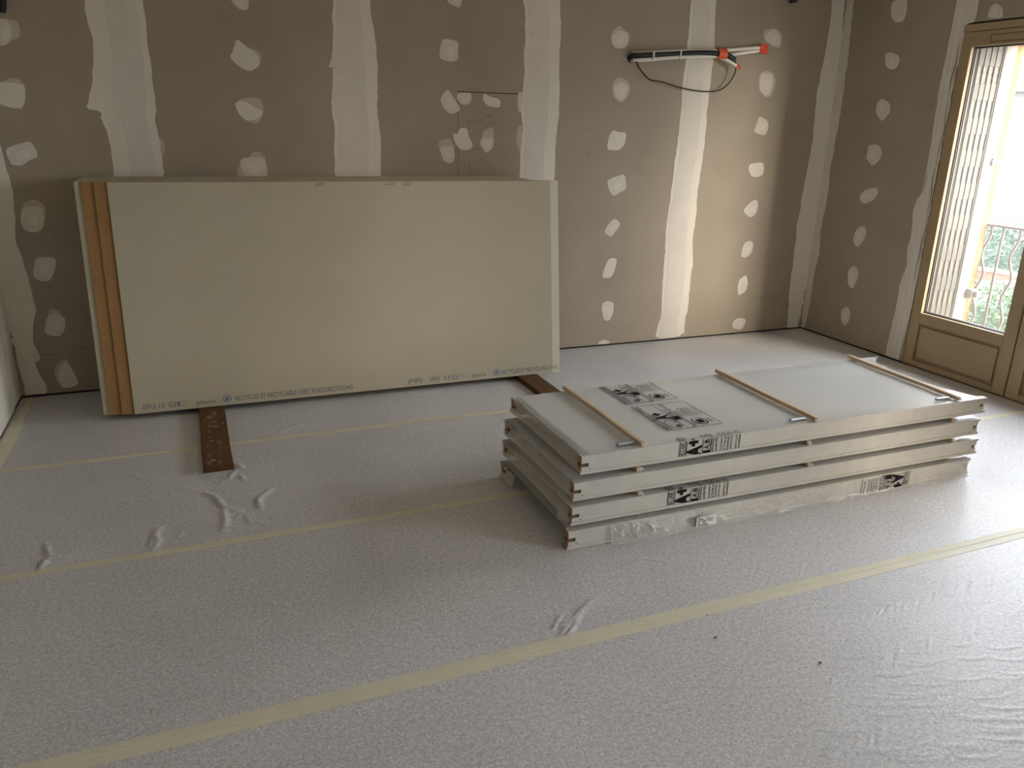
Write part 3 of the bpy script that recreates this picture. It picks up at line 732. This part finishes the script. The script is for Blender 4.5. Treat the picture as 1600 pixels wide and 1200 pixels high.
b.add(V, [(i*3+j, (i+1)*3+j, (i+1)*3+j+1, i*3+j+1) for i in range(40) for j in range(2)])
tag(b.build('tape_strip', M_tape, fixn=False), 'yellowish tape strip along the foot of the left wall', 'tape', 'tape strips over the floor seams')

# ------------------------------------------------------------------ packed door sets
LW, LH = .277, .30     # printed label: v (across) and u (reading direction)
def label_tris():
    T = []; add = T.append
    def q4(p): add([p[0], p[1], p[2]]); add([p[0], p[2], p[3]])
    def rect(*a): q4(quad(*a))
    def fr(*a):
        for r_ in frame_rect(*a): q4(r_)
    def tx(*a, b=.018): T.extend(fit_text(*a, b))
    fr(0, LH, 0, .128, .0036); fr(0, LH, .134, LW, .0036)                    # two boxed fields
    rect(0, LH, .245, .2485); rect(0, LH, .2525, .2545); rect(0, LH, .171, .1735)
    tx("\u00c9MISSIONS DANS L'AIR INT\u00c9RIEUR*", .012, .2575, LH-.03, .0125)
    tx('A', .120, .179, .048, .062, b=.045); tx('+', .166, .190, .036, .052, b=.06)
    rect(.100, .141, .137, .170)
    rect(.1675, .1685, .140, .168); rect(.197, .198, .140, .168)
    tx('A', .1455, .144, .019, .021); tx('B', .1725, .144, .017, .021); tx('C', .209, .144, .018, .021)
    # house with hatched air
    hp = [(.016, .200), (.030, .236), (.090, .240), (.106, .214), (.094, .184), (.034, .180)]
    for i in range(6):
        a, b_ = np.array(hp[i]), np.array(hp[(i+1) % 6]); d = (b_-a)/np.linalg.norm(b_-a); n = np.array([-d[1], d[0]])*.0022
        q4([tuple(a+n), tuple(b_+n), tuple(b_-n), tuple(a-n)])
    for k in range(5): add([(.045+.009*k, .228), (.047+.009*k, .228), (.053+.009*k, .196)])
    add([(.024, .196), (.040, .214), (.052, .190)]); add([(.026, .190), (.056, .196), (.040, .183)]); add([(.070, .188), (.078, .196), (.086, .187)])
    # round certification mark with two trees
    for r_ in ring(.058, .078, .040, .036, .006)[2:]: q4(r_)
    for cu in (.048, .066):
        add([(cu-.014, .070), (cu+.014, .070), (cu, .100)]); add([(cu-.012, .060), (cu+.012, .060), (cu, .082)]); q4(quad(cu-.003, cu+.003, .052, .062))
    tx('PEFC', .036, .020, .046, .013)
    tx('Certifi\u00e9 PEFC', .125, .106, .075, .011)
    for k, s in enumerate(('Ce produit est issu', 'de for\u00eats g\u00e9r\u00e9es', 'durablement et de', 'sources contr\u00f4l\u00e9es')): tx(s, .125, .084-.0155*k, .10-.006*(k % 2), .0095)
    tx('pefc-france.org', .130, .014, .085, .0085)
    return T
_LT = None
def clip_u(poly, val, keep_ge):
    R = []
    for i in range(len(poly)):
        a, b_ = poly[i], poly[(i+1) % len(poly)]
        ia, ib = (a[0] >= val) == keep_ge, (b_[0] >= val) == keep_ge
        if ia: R.append(a)
        if ia != ib:
            t = (val-a[0])/(b_[0]-a[0]); R.append((val, a[1]+t*(b_[1]-a[1])))
    return R
def label_obj(parent, windows, name='printed_label'):
    """windows: (umin, umax, map)"""
    global _LT
    if _LT is None: _LT = label_tris()
    mb = MB()
    for u0, u1, mp in windows:
        for t in _LT:
            p = clip_u(t, u0, True)
            if len(p) >= 3: p = clip_u(p, u1, False)
            if len(p) >= 3: mb.add([mp(u, v) for u, v in p], [tuple(range(len(p)))])
    o = mb.build(name, M_ink, parent=parent, fixn=False); o['label'] = 'black printed air emission and wood certification label'
    return o

from mathutils import noise as mnoise
def nz(*p): return mnoise.noise(Vector(p))

def door_package(i, x0, x1, yn, yf, z0, z1, label, bare_left=False):
    root = empty('packed_door', ((x0+x1)/2, (yn+yf)/2, z0)); tag(root, label, 'packed door', 'packed doors stacked on the floor')
    H = z1-z0; JT = .034
    for s, y in ((0, yn), (1, yf)):
        d = 1 if s == 0 else -1                                   # inward direction
        j = MB(); yo, yi = y, y+d*JT
        zs = [z0+.002, z0+.014, z0+H*.40, z0+H*.60, z1-.010, z1]
        ends = {5: 1, 3: 1}
        j.box(x0-.006 if s == 0 else x0, x1+.006, yo-d*.004, yi+d*.012, zs[0], zs[1], 0, ends)      # bottom lip
        j.box(x0, x1, yo, yi, zs[1], zs[2], 0, ends)
        j.box(x0+.030, x1-.03, yo, yi, zs[2], zs[3], 0, {5: 2, 3: 2})
        j.box(x0+.0, x0+.0295, yo+d*.007, yi, zs[2], zs[3], 0, {5: 2, 2: 2, 4: 2}); j.box(x1-.0295, x1, yo+d*.007, yi, zs[2], zs[3], 0, {3: 2, 2: 2, 4: 2})
        j.box(x0, x1, yo, yi, zs[3], zs[4], 0, ends)
        j.box(x0-.002, x1+.008, yo-d*.0015, yi-d*.004, zs[4], zs[5], 0, ends)                        # top arris
        jo = j.build('jamb', [M_prime, M_mdf, M_slot], parent=root)
        if s == 0:
            hn = MB()
            for (hx, hz) in ((.034, .30), (.040, .26)): hn.tube([(x0+hx, yn+.002, z0+H*hz), (x0+hx, yn-.0006, z0+H*hz)], .0022, 8)
            hn.build('nail_hole', M_slot, parent=jo)
    MB().box(x1-.12, x1-.075, yn+JT+.001, yf-JT-.001, z0+.012, z1-.004).build('head_rail', [M_prime], parent=root, bevel=.002)
    lx0 = x0+.13 if bare_left else x0+.035
    lf = MB(); lf.box(lx0, x1-.125, yn+JT+.013, yf-JT-.013, z0+.030, z1-.0035)
    leaf = lf.build('door_leaf', [M_leaf], parent=root, bevel=.0015)
    rb = MB(); rb.box(lx0+.004, x1-.13, yn+JT+.0005, yn+JT+.0125, z1-.020, z1-.0035); rb.box(lx0+.004, x1-.13, yf-JT-.0125, yf-JT-.0005, z1-.020, z1-.0035)
    rb.build('rebate_strip', M_prime, parent=root)
    # stretched film on top with bands where it doubles near the left end
    ft = MB(); nx_, ny_ = 70, 26
    def top(u, v):
        xa, xb = x0+.004, x1+.002
        if i == 0:
            # drawn inwards between the horns at the right end
            xb = x1-.085*(math.sin(math.pi*v)**.55)+.06*max(0, v-.88)/.12
        x = xa+(xb-xa)*u; y = yn-.001+(yf-yn+.002)*v
        sag = -.0015*min(1, 6*v*(1-v))
        return (x, y, z1+.0012+sag+.0015*nz(x*4, y*9, i*7.1)*min(1, 12*v*(1-v)))
    ft.grid(top, nx_, ny_); ft.build('wrapping_film', M_filmtop, parent=root, smooth=True, fixn=False)
    # film over the ends
    def end_film(xe, sgn, depth, hollow, v0=0.0, v1=1.0, name='end_film'):
        g = MB()
        def fn(u, v):
            w = v0+(v1-v0)*v; y = yn+.003+(yf-yn+.004)*w
            e = min(1, 10*w*(1-w)); hz = math.sin(math.pi*u)
            dx = depth*(math.sin(math.pi*w)**.6) + hollow*hz*(.35+.65*e) + .020*e*hz*nz(y*11+u*2.5, u*2, 3.3*i+xe) + .010*e*hz*nz(y*30+u*5, u*4, i+xe)
            return (xe-sgn*dx+sgn*.004, y, z0+.008+(z1-z0-.007)*u)
        g.grid(fn, 12, 60); return g.build(name, M_film2, parent=root, smooth=True, fixn=False)
    if not bare_left: end_film(x0-.002, -1, .006, .016)
    else: end_film(x0-.002, -1, .0, .014, .80, 1.0)
    end_film(x1+.002, 1, .085 if i == 0 else .05, .014)
    # folded hems of film behind the left edge
    if i == 0:
        fo = MB()
        for k, (dx, hh) in enumerate(((.020, .0016), (.030, .003), (.041, .0018))):
            fo.grid(lambda u, v, dx=dx, hh=hh: (x0+dx+.006*(v-.5)+.002*nz(u*9, dx*50, 1), yn+.01+(yf-yn-.03)*u, z1+.002+hh*math.sin(math.pi*v)), 40, 4)
        fo.build('film_fold', M_film2, parent=root, smooth=True, fixn=False)
    return root

PK = [  # x0, x1, y near, y far, z0, z1
 (-3.310, -1.145, -2.517, -1.803, .284, .361),
 (-3.347, -1.190, -2.538, -1.822, .188, .264),
 (-3.359, -1.196, -2.556, -1.838, .095, .171),
 (-3.377, -1.240, -2.570, -1.866, .0005, .0795)]
LBS = ['topmost packed door of the stack, with two printed labels on its upper face',
       'second packed door from the top, plain long side without printing',
       'third packed door from the top, printed label on its long side',
       'bottom packed door on the floor, with torn film and an upside down label']
packs = [door_package(i, *PK[i], LBS[i], bare_left=(i == 3)) for i in range(4)]

# labels
x0, x1, yn, yf, z0, z1 = PK[0]
zt = z1+.0034
label_obj(packs[0], [(0, LH, lambda u, v: (-2.580-v, -2.402+u, zt))])
label_obj(packs[0], [(0, .262, lambda u, v: (-2.583-v, -2.064+u, zt))])
label_obj(packs[0], [(.115, .115+(z1-z0), lambda u, v: (-2.578-v*1.06, yn-.0028, z0+u-.115)), (.115+(z1-z0), .225, lambda u, v: (-2.578-v*1.06, yn+u-.115-(z1-z0), zt))])
x0, x1, yn, yf, z0, z1 = PK[2]; yn3, z03, h3 = yn, z0, z1-z0
label_obj(packs[2], [(.115, .115+h3, lambda u, v: (-2.642-v*1.05, yn3-.0028, z03+u-.115)), (.115+h3, .225, lambda u, v: (-2.642-v*1.05, yn3+u-.115-h3, z03+h3+.0034))])
x0, x1, yn, yf, z0, z1 = PK[3]; yn4, h4 = yn, z1
label_obj(packs[3], [(.119, .119+h4-.004, lambda u, v: (-1.923+v*1.04, yn4-.0125, h4-(u-.119)))])

# loose film bunched along the bottom package, and its paper sticker
def loose_film():
    g = MB(); xa, xb = -3.20, -1.26
    def fn(u, v):
        x = xa+(xb-xa)*u; amp = .010+.012*math.exp(-((x+3.05)/.12)**2)
        z = .0765*(1-v)**1.0+.001
        out = .006+.010*v*v + amp*v*(.5+nz(x*18, v*3, .3))*.9 + .004*nz(x*46, v*8, 4.2)
        if -1.97 < x < -1.59: out = .0065+.004*v
        if v > .86: out += .014*(v-.86)/.14*(.6+.8*nz(x*13, 0, 9.1)); z = max(.001, z)
        return (x, PK[3][2]-max(out, .005), z)
    g.grid(fn, 260, 14); o = g.build('loose_film', M_film, parent=packs[3], smooth=True, fixn=False); o['label'] = 'crinkled clear film hanging loose'
    g = MB()
    def fn2(u, v):                                    # torn ruffles at the left end of the loose film
        a = u*2.2; r_ = .012+.045*v; x = -3.185+.19*u+.03*v+.012*nz(u*9, v*4, 1.7); z = .074-.070*v**.8*(.75+.25*math.sin(u*3.1))+.006*nz(u*15, v*6, 8.8)
        y = PK[3][2]-.012-.030*math.sin(math.pi*min(1, v*1.1))*(.6+.6*math.sin(u*17+3*v))-.01*nz(u*22, v*9, 2.2)
        return (x, min(y, PK[3][2]-.008), max(z, .002))
    g.grid(fn2, 70, 22); g.build('film_ruffle', M_film, parent=packs[3], smooth=True, fixn=False)
    g = MB()
    def fn3(u, v): return (PK[2][0]-.006-.02*math.sin(math.pi*u)*v+.01*nz(u*5, v*5, 1.1), PK[2][2]+.02+.09*u, PK[2][4]+.040-.036*v+.003*nz(u*9, v*4, 5))
    g.grid(fn3, 20, 10); g.build('film_tuft', M_film2, parent=packs[2], smooth=True, fixn=False)
    g = MB()
    def fn4(u, v):                                    # film sagging from the far horn of the bottom package
        w = u; return (PK[3][0]-.004+.16*w, PK[3][3]-.004-.12*w*v, .074*(1-v)*(1-.75*w)+.001+.006*nz(u*6, v*6, 2))
    g.grid(fn4, 16, 12); g.build('film_sag', M_film2, parent=packs[3], smooth=True, fixn=False)
loose_film()
st = MB(); sx0, sx1, sz0, sz1 = -2.812, -2.716, .012, .056; sy = PK[3][2]-.030
st.box(sx0, sx1, sy, sy+.0008, sz0, sz1); so = st.build('paper_sticker', M_stick, parent=packs[3]); so['label'] = 'small white paper sticker with black print'
sp = MB()
def sput(tris):
    for t in tris: sp.add([(sx0+u, sy-.0006, sz0+v) for u, v in t], [tuple(range(len(t)))])
sput(fit_text('keyor', .052, .030, .036, .008))
for k, (u, v, w) in enumerate(((.006,.038,.008),(.006,.030,.026),(.024,.020,.022),(.030,.012,.014),(.006,.020,.008),(.006,.012,.010),(.056,.020,.022),(.006,.004,.05))): sput([quad(u, u+w, v, v+.0035)])
sput([quad(.001, .095, .0265, .0275)]); sput([quad(.048, .049, .001, .043)])
sp.build('sticker_print', M_ink, parent=so, fixn=False)

# hinges lying on the top package
for k, hx in enumerate((-3.135, -2.287, -1.430)):
    h = MB(); h.tube([(hx, -2.478, PK[0][5]+.010), (hx+.052, -2.478, PK[0][5]+.010), (hx+.053, -2.478, PK[0][5]+.010), (hx+.079, -2.478, PK[0][5]+.010)], [.0075, .0075, .0060, .0060], 12)
    h.tube([(hx-.004, -2.478, PK[0][5]+.010), (hx+.001, -2.478, PK[0][5]+.010)], .0055, 10)
    h.box(hx+.004, hx+.078, -2.478, -2.474, PK[0][5]+.002, PK[0][5]+.008)
    h.build('hinge', M_steel, parent=packs[0], smooth=False)

# battens: on the top and between the packages
def batten(x, y0, y1, z, h, label, w=.019, grp='battens between the packed doors', skew=0.0):
    b = MB(); n = 16; V = []
    for i in range(n+1):
        t = i/n; y = y0+(y1-y0)*t; dx = .0018*math.sin(t*7+x*5)+skew*t; dz = .0
        V += [(x-w/2+dx, y, z), (x+w/2+dx, y, z), (x+w/2+dx, y, z+h), (x-w/2+dx, y, z+h)]
    F = [(i*4+k, i*4+(k+1) % 4, (i+1)*4+(k+1) % 4, (i+1)*4+k) for i in range(n) for k in range(4)]+[(3, 2, 1, 0), tuple(n*4+k for k in range(4))]
    o = b.add(V, F).build('wooden_batten', M_batten, bevel=.0015); tag(o, label, 'batten', grp)
    g = MB(); rr = random.Random(int(x*1000) + int(z*1000))            # frayed fibres at the sawn end
    for k in range(12):
        bx0 = x+rr.uniform(-.01, .012); zz = z+h*rr.uniform(.2, .9)
        g.tube([(bx0, y0+.001, zz), (bx0+rr.uniform(-.004, .006), y0-.004, zz-.001), (bx0+rr.uniform(-.008, .010), y0-rr.uniform(.006, .012), zz-rr.uniform(0, .006))], [.002, .0016, .0006], 5)
    g.build('splinter', M_stick, parent=o)
    return o
zt = PK[0][5]+.0036
for x, sk, nm in ((-3.040, .012, 'pale wooden batten across the top packed door, nearest its left end'), (-2.174, .010, 'pale wooden batten across the middle of the top packed door'), (-1.318, .035, 'pale wooden batten across the top packed door, nearest the glazed door')):
    batten(x, -2.512, -1.775, zt, .017, nm, grp='battens on top of the packed doors', skew=sk)
for (ka, kb, ord_) in ((1, 0, 'first and second'), (2, 1, 'second and third'), (3, 2, 'third and bottom')):
    za, zb = PK[ka][5]+.003, PK[kb][4]
    for x, wh in ((-3.059, 'left'), (-2.215, 'middle'), (-1.352, 'right')):
        batten(x, PK[kb][2]-.012 if ka < 3 else PK[kb][2]+.02, PK[kb][3]-.02, za, zb-za, '%s batten end poking out between the %s packed doors' % (wh, ord_))

# ------------------------------------------------------------------ cables on the back wall
def W_(px, py, d): return tuple(hit(px, py, 1, -d))
def curve_pts(pts, n=6):
    P = [Vector(q) for q in pts]; R = []
    for i in range(len(P)-1):
        a, b_, c, d = P[max(i-1, 0)], P[i], P[i+1], P[min(i+2, len(P)-1)]
        for k in range(n):
            t = k/n
            R.append(.5*((2*b_)+(c-a)*t+(2*a-5*b_+4*c-d)*t*t+(3*b_-a-3*c+d)*t**3))
    R.append(P[-1]); return R
cb_root = empty('cable_bundle', W_(986, 92, 0)); tag(cb_root, 'bundle of black and white conduits sticking out of the upper wall', 'cable')
hp = hit(986, 91, 1, 0)
mbh = MB(); mbh.prism([(hp.x+.030*math.cos(w), hp.z+.030*math.sin(w)) for w in np.linspace(0, 2*math.pi, 25)[:-1]], wall_map('b'), .0016); mbh.build('wall_hole', M_blackp, parent=cb_root)
d0 = .018
MB().tube(curve_pts([W_(984,90,.0), W_(987,87,.03), W_(1000,86,.05), W_(1040,85,.06), W_(1090,82.5,.07), W_(1120,83.5,.075), W_(1136,86,.075), W_(1148,93,.075)]), .0165, 12).build('black_conduit', M_blackp, parent=cb_root, smooth=True)
MB().tube(curve_pts([W_(986,86,.0), W_(992,84,.02), W_(1005,83,.035), W_(1060,80,.045), W_(1125,79,.05), W_(1160,76.5,.05), W_(1192,74,.05)]), .0115, 10).build('white_conduit', M_whitep, parent=cb_root, smooth=True)
MB().tube(curve_pts([W_(986,95,.0), W_(992,94,.02), W_(1008,94,.035), W_(1060,90,.045), W_(1125,88,.05), W_(1160,83,.05), W_(1190,79,.05)]), .0105, 10).build('white_conduit', M_whitep, parent=cb_root, smooth=True)
MB().tube(curve_pts([W_(988,93,.01), W_(1005,93,.05), W_(1060,89,.066), W_(1110,88,.07), W_(1128,91,.07), W_(1142,97,.07), W_(1153,105,.068)]), .010, 10).build('white_conduit', M_whitep, parent=cb_root, smooth=True)
MB().tube(curve_pts([W_(987,95,.015), W_(994,96,.025), W_(1000,108,.03), W_(1015,124,.03), W_(1035,128,.03), W_(1060,136,.03), W_(1090,142,.03), W_(1118,142.5,.03), W_(1135,134,.035), W_(1147,117,.045), W_(1150,102,.06), W_(1147,94,.075)], 8), .0045, 8).build('thin_wire', M_blackp, parent=cb_root, smooth=True)
def around(pts, r, w, name, m, pinch=1.0):
    P = [Vector(q) for q in pts]; MB().tube(P, r, 14).build(name, m, parent=cb_root, smooth=False)
for px_ in (1019, 1061):
    c = hit(px_, 86.2 if px_ < 1030 else 84.6, 1, -.056); MB().box(c.x-.005, c.x+.005, c.y-.027, c.y+.030, c.z-.033, c.z+.027).build('cable_tie', M_whitep, parent=cb_root, bevel=.004)
a, b_ = hit(1120, 83.5, 1, -.068), hit(1133, 85, 1, -.068)
t_ = MB(); n_ = 5
def wrap(u, v):
    w = 2*math.pi*v; p = a.lerp(b_, u); return (p.x, p.y+.034*math.cos(w), p.z+.036*math.sin(w)*(1+.06*math.sin(5*w+u*3)))
t_.grid(wrap, 4, 20); t_.build('orange_tape', M_orange, parent=cb_root, smooth=True)
rc = MB()
for (p0, p1, hh) in (((1186.5, 77), (1200, 76.5), .030),):
    a, b_ = hit(*p0, 1, -.05), hit(*p1, 1, -.05); n_ = 8
    V = []
    for s in (-.013, .013):
        V += [(a.x, a.y+s, a.z-hh*.8), (b_.x+.004, b_.y+s*.5, b_.z-hh*1.15), (b_.x-.014, b_.y+s*.5, b_.z-.002), (b_.x+.002, b_.y+s*.5, b_.z+hh*.95), (a.x, a.y+s, a.z+hh*1.0)]
    rc.add(V, [(0, 1, 2, 3, 4), (9, 8, 7, 6, 5)]+[(k, (k+1) % 5, 5+(k+1) % 5, 5+k) for k in range(5)])
rc.build('red_end_tape', M_red, parent=cb_root)
MB().tube([W_(1150, 103, .068), W_(1154, 105, .066), W_(1156, 107, .066)], [.0125, .012, .008], 8).build('red_end_tape', M_red, parent=cb_root)
o = MB().tube([W_(3, -60, .02), W_(3, -10, .02), W_(3, 16, .02), W_(3.2, 20, .02)], [.019, .019, .019, .013], 12).build('conduit_end', M_blackp, smooth=True); tag(o, 'black conduit end hanging at the top left edge', 'conduit')
o = MB().tube([W_(1239, -22, .028), W_(1239, 3, .028), W_(1239, 4.5, .028)], [.027, .027, .023], 12).build('conduit_end', M_blackp, smooth=True); tag(o, 'black conduit end at the top of the wall near the corner', 'conduit')

# crumbs on the floor
for k, (a, b_, s) in enumerate(((1118, 997, .0045), (1281, 1037, .0050), (1105, 962, .0025))):
    c = hit(a, b_, 2, 0); g = MB(); V = []; F = []
    bm = bmesh.new(); bmesh.ops.create_icosphere(bm, subdivisions=1, radius=s)
    for v in bm.verts: v.co *= 1+random.uniform(-.3, .3)
    for v in bm.verts: V.append((c.x+v.co.x*1.2, c.y+v.co.y, s*.8+v.co.z*.8))
    bm.verts.index_update(); F = [tuple(v.index for v in f.verts) for f in bm.faces]; bm.free()
    tag(g.add(V, F).build('debris_crumb', M_pencil), ('dark crumb on the floor just beyond the wide tape', 'dark crumb on the floor nearest the bottom right creases', 'tiny dark speck beside the wide tape on the floor')[k], 'debris')

# ------------------------------------------------------------------ outside the door
def shutter(y_face, label):
    root = empty('folding_shutter', (.19, y_face+.03, .0)); tag(root, label, 'shutter')
    p = MB(); p.box(.075, .300, y_face+.012, y_face+.060, .02, 2.16)
    body = p.build('shutter_leaf', M_shut, parent=root)
    r_ = MB()
    for k in range(5):
        xx = .082+.050*k; r_.box(xx, xx+.006, y_face+.002, y_face+.012, .02, 2.16)
    r_.box(.290, .300, y_face-.004, y_face+.012, .02, 2.16)
    r_.build('rib', M_shut, parent=root)
    first = None
    for row in range(10):
        for k in range(4):
            x = .092+.050*k; z = .12+.205*row
            if first is None:
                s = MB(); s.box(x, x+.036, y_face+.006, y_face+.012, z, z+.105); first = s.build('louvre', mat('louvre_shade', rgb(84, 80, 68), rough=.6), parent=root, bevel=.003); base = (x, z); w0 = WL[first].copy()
            else: link_copy(first, root, w0+Vector((x-base[0], 0, z-base[1])))
    return root
shutter(-1.122, 'cream folded metal shutter standing in the door reveal')
MB_ = MB(); MB_.box(.37, .40, -1.135, -1.12, 1.36, 1.41); MB_.box(.35, .46, -1.150, -1.135, 1.375, 1.395); tag(MB_.build('shutter_latch', M_steel, bevel=.003), 'small grey latch fixed on the white door reveal', 'latch')
MB_ = MB(); MB_.box(.385, .44, -1.165, -1.121, .47, .535); MB_.box(.40, .452, -1.195, -1.15, .48, .525); tag(MB_.build('shutter_stop', M_white, bevel=.006), 'white block bracket on the outer edge of the door reveal', 'bracket')

rail = empty('balcony_railing', (.47, -1.8, .1)); tag(rail, 'wrought iron railing with wavy bars outside the glazed door', 'railing')
MB().box(.455, .485, -2.62, -1.03, .965, .980).build('top_rail', M_rail, parent=rail, bevel=.003)
MB().box(.455, .485, -2.62, -1.03, .165, .180).build('bottom_rail', M_rail, parent=rail, bevel=.003)
MB().tube([(.47, -1.115, .972), (.47, -1.07, .972)], .014, 10).build('wall_boss', M_rail, parent=rail)
yb_ = -1.135; k = 0
while yb_ > -2.6:
    if k % 2 == 0:
        pts = [(.47, yb_+.020*math.sin((z-.18)*2*math.pi/.285+.9), z) for z in np.linspace(.172, .972, 50)]
    else: pts = [(.47, yb_, .172), (.47, yb_, .972)]
    MB().tube(pts, .0092, 8).build('wavy_bar' if k % 2 == 0 else 'straight_bar', M_rail, parent=rail, smooth=True)
    yb_ -= .1045; k += 1
struct(MB().box(.31, .66, -2.62, -1.03, .06, .10).build('trim_1', M_white), 'white outer sill below the railing', 'sill')

struct(MB().box(.46, 2.5, -10.5, -8.0, -1.4, 5.2).build('sun_block_wing', M_ochre), 'unseen ochre block added to keep the sun off the second and third doors', 'building')  # added out of view, shades the other doors from the low sun
lawn = struct(MB().box(.46, 40, -30, 40, -1.5, -1.38).build('garden_ground', M_lawn), 'garden ground outside the door', 'ground')
# far building
fb = empty('neighbour_building', (14, 8, -1.4)); tag(fb, 'pale rendered building wall beyond the garden hedge', 'building')
MB().box(14, 15, -14, 34, -1.4, 2.52).build('wall', M_far, parent=fb); MB().box(13.9, 15.2, -14, 34, 2.52, 2.58).build('wall_coping', M_far, parent=fb)

def foliage(name, cx, cy, rx, ry, z0, zt, n, m, label, size=.07, seed=1):
    rr = np.random.default_rng(seed); root = empty(name, (cx, cy, z0)); tag(root, label, 'hedge' if 'hedge' in name else 'bush')
    core = MB()
    def fn(u, v):
        w = 2*math.pi*v; h = z0+(zt-z0)*u*.9; k = (1-.25*u*u)*(.85+.12*nz(3*math.cos(w), 3*math.sin(w), u*4+seed))
        if u > .97: k = 0.02
        return (cx+rx*.85*k*math.cos(w), cy+ry*.92*k*math.sin(w), h)
    core.grid(fn, 8, 24); core.build('core', M_leafd, parent=root, smooth=True, fixn=False)
    g = MB(); V = []; F = []
    for i in range(n):
        w = rr.uniform(0, 2*math.pi); u = rr.uniform(0, 1)**.8; k = (1-.2*u*u)*rr.uniform(.82, 1.04)
        if rr.random() < .3: k *= rr.uniform(0, 1); u = 1
        p = np.array([cx+rx*k*math.cos(w), cy+ry*k*math.sin(w), z0+(zt-z0)*(u*.97+.06*rr.uniform(-1, 1))])
        a = rr.normal(0, 1, 3); a /= np.linalg.norm(a); b_ = np.cross(a, rr.normal(0, 1, 3)); b_ /= np.linalg.norm(b_)
        s = size*rr.uniform(.5, 1.1); o = len(V)
        V += [tuple(p-a*s), tuple(p+b_*s*.45), tuple(p+a*s), tuple(p-b_*s*.45)]; F.append((o, o+1, o+2, o+3))
    g.add(V, F); f = g.build('foliage', m, parent=root, fixn=False); f['kind'] = 'stuff'
    return root
foliage('garden_hedge', 11.6, 7.6, .7, 5.0, -1.40, -.42, 9000, M_leafd, 'dark green hedge beyond the brick basin', .09, 2)
foliage('garden_bush', 6.9, 3.2, .9, 1.5, -1.40, -.74, 5000, M_leafg, 'light green bush below the railing', .06, 3)
bs = empty('brick_basin', (9.0, 5.45, -1.40)); tag(bs, 'round brick basin with stone rim in the garden', 'basin')
def ringwall(r0, r1, z0, z1, name, m):
    g = MB(); n = 48; V = []
    for k in range(n):
        w = 2*math.pi*k/n
        for r_, z in ((r0, z0), (r1, z0), (r1, z1), (r0, z1)): V.append((9.0+r_*math.cos(w), 5.45+r_*math.sin(w), z))
    F = [(k*4+j, ((k+1) % n)*4+j, ((k+1) % n)*4+(j+1) % 4, k*4+(j+1) % 4) for k in range(n) for j in range(4)]
    return g.add(V, F).build(name, m, parent=bs)
ringwall(.80, .95, -1.40, -.98, 'brick_wall', M_brick); ringwall(.77, .99, -.98, -.93, 'stone_rim', M_stone)
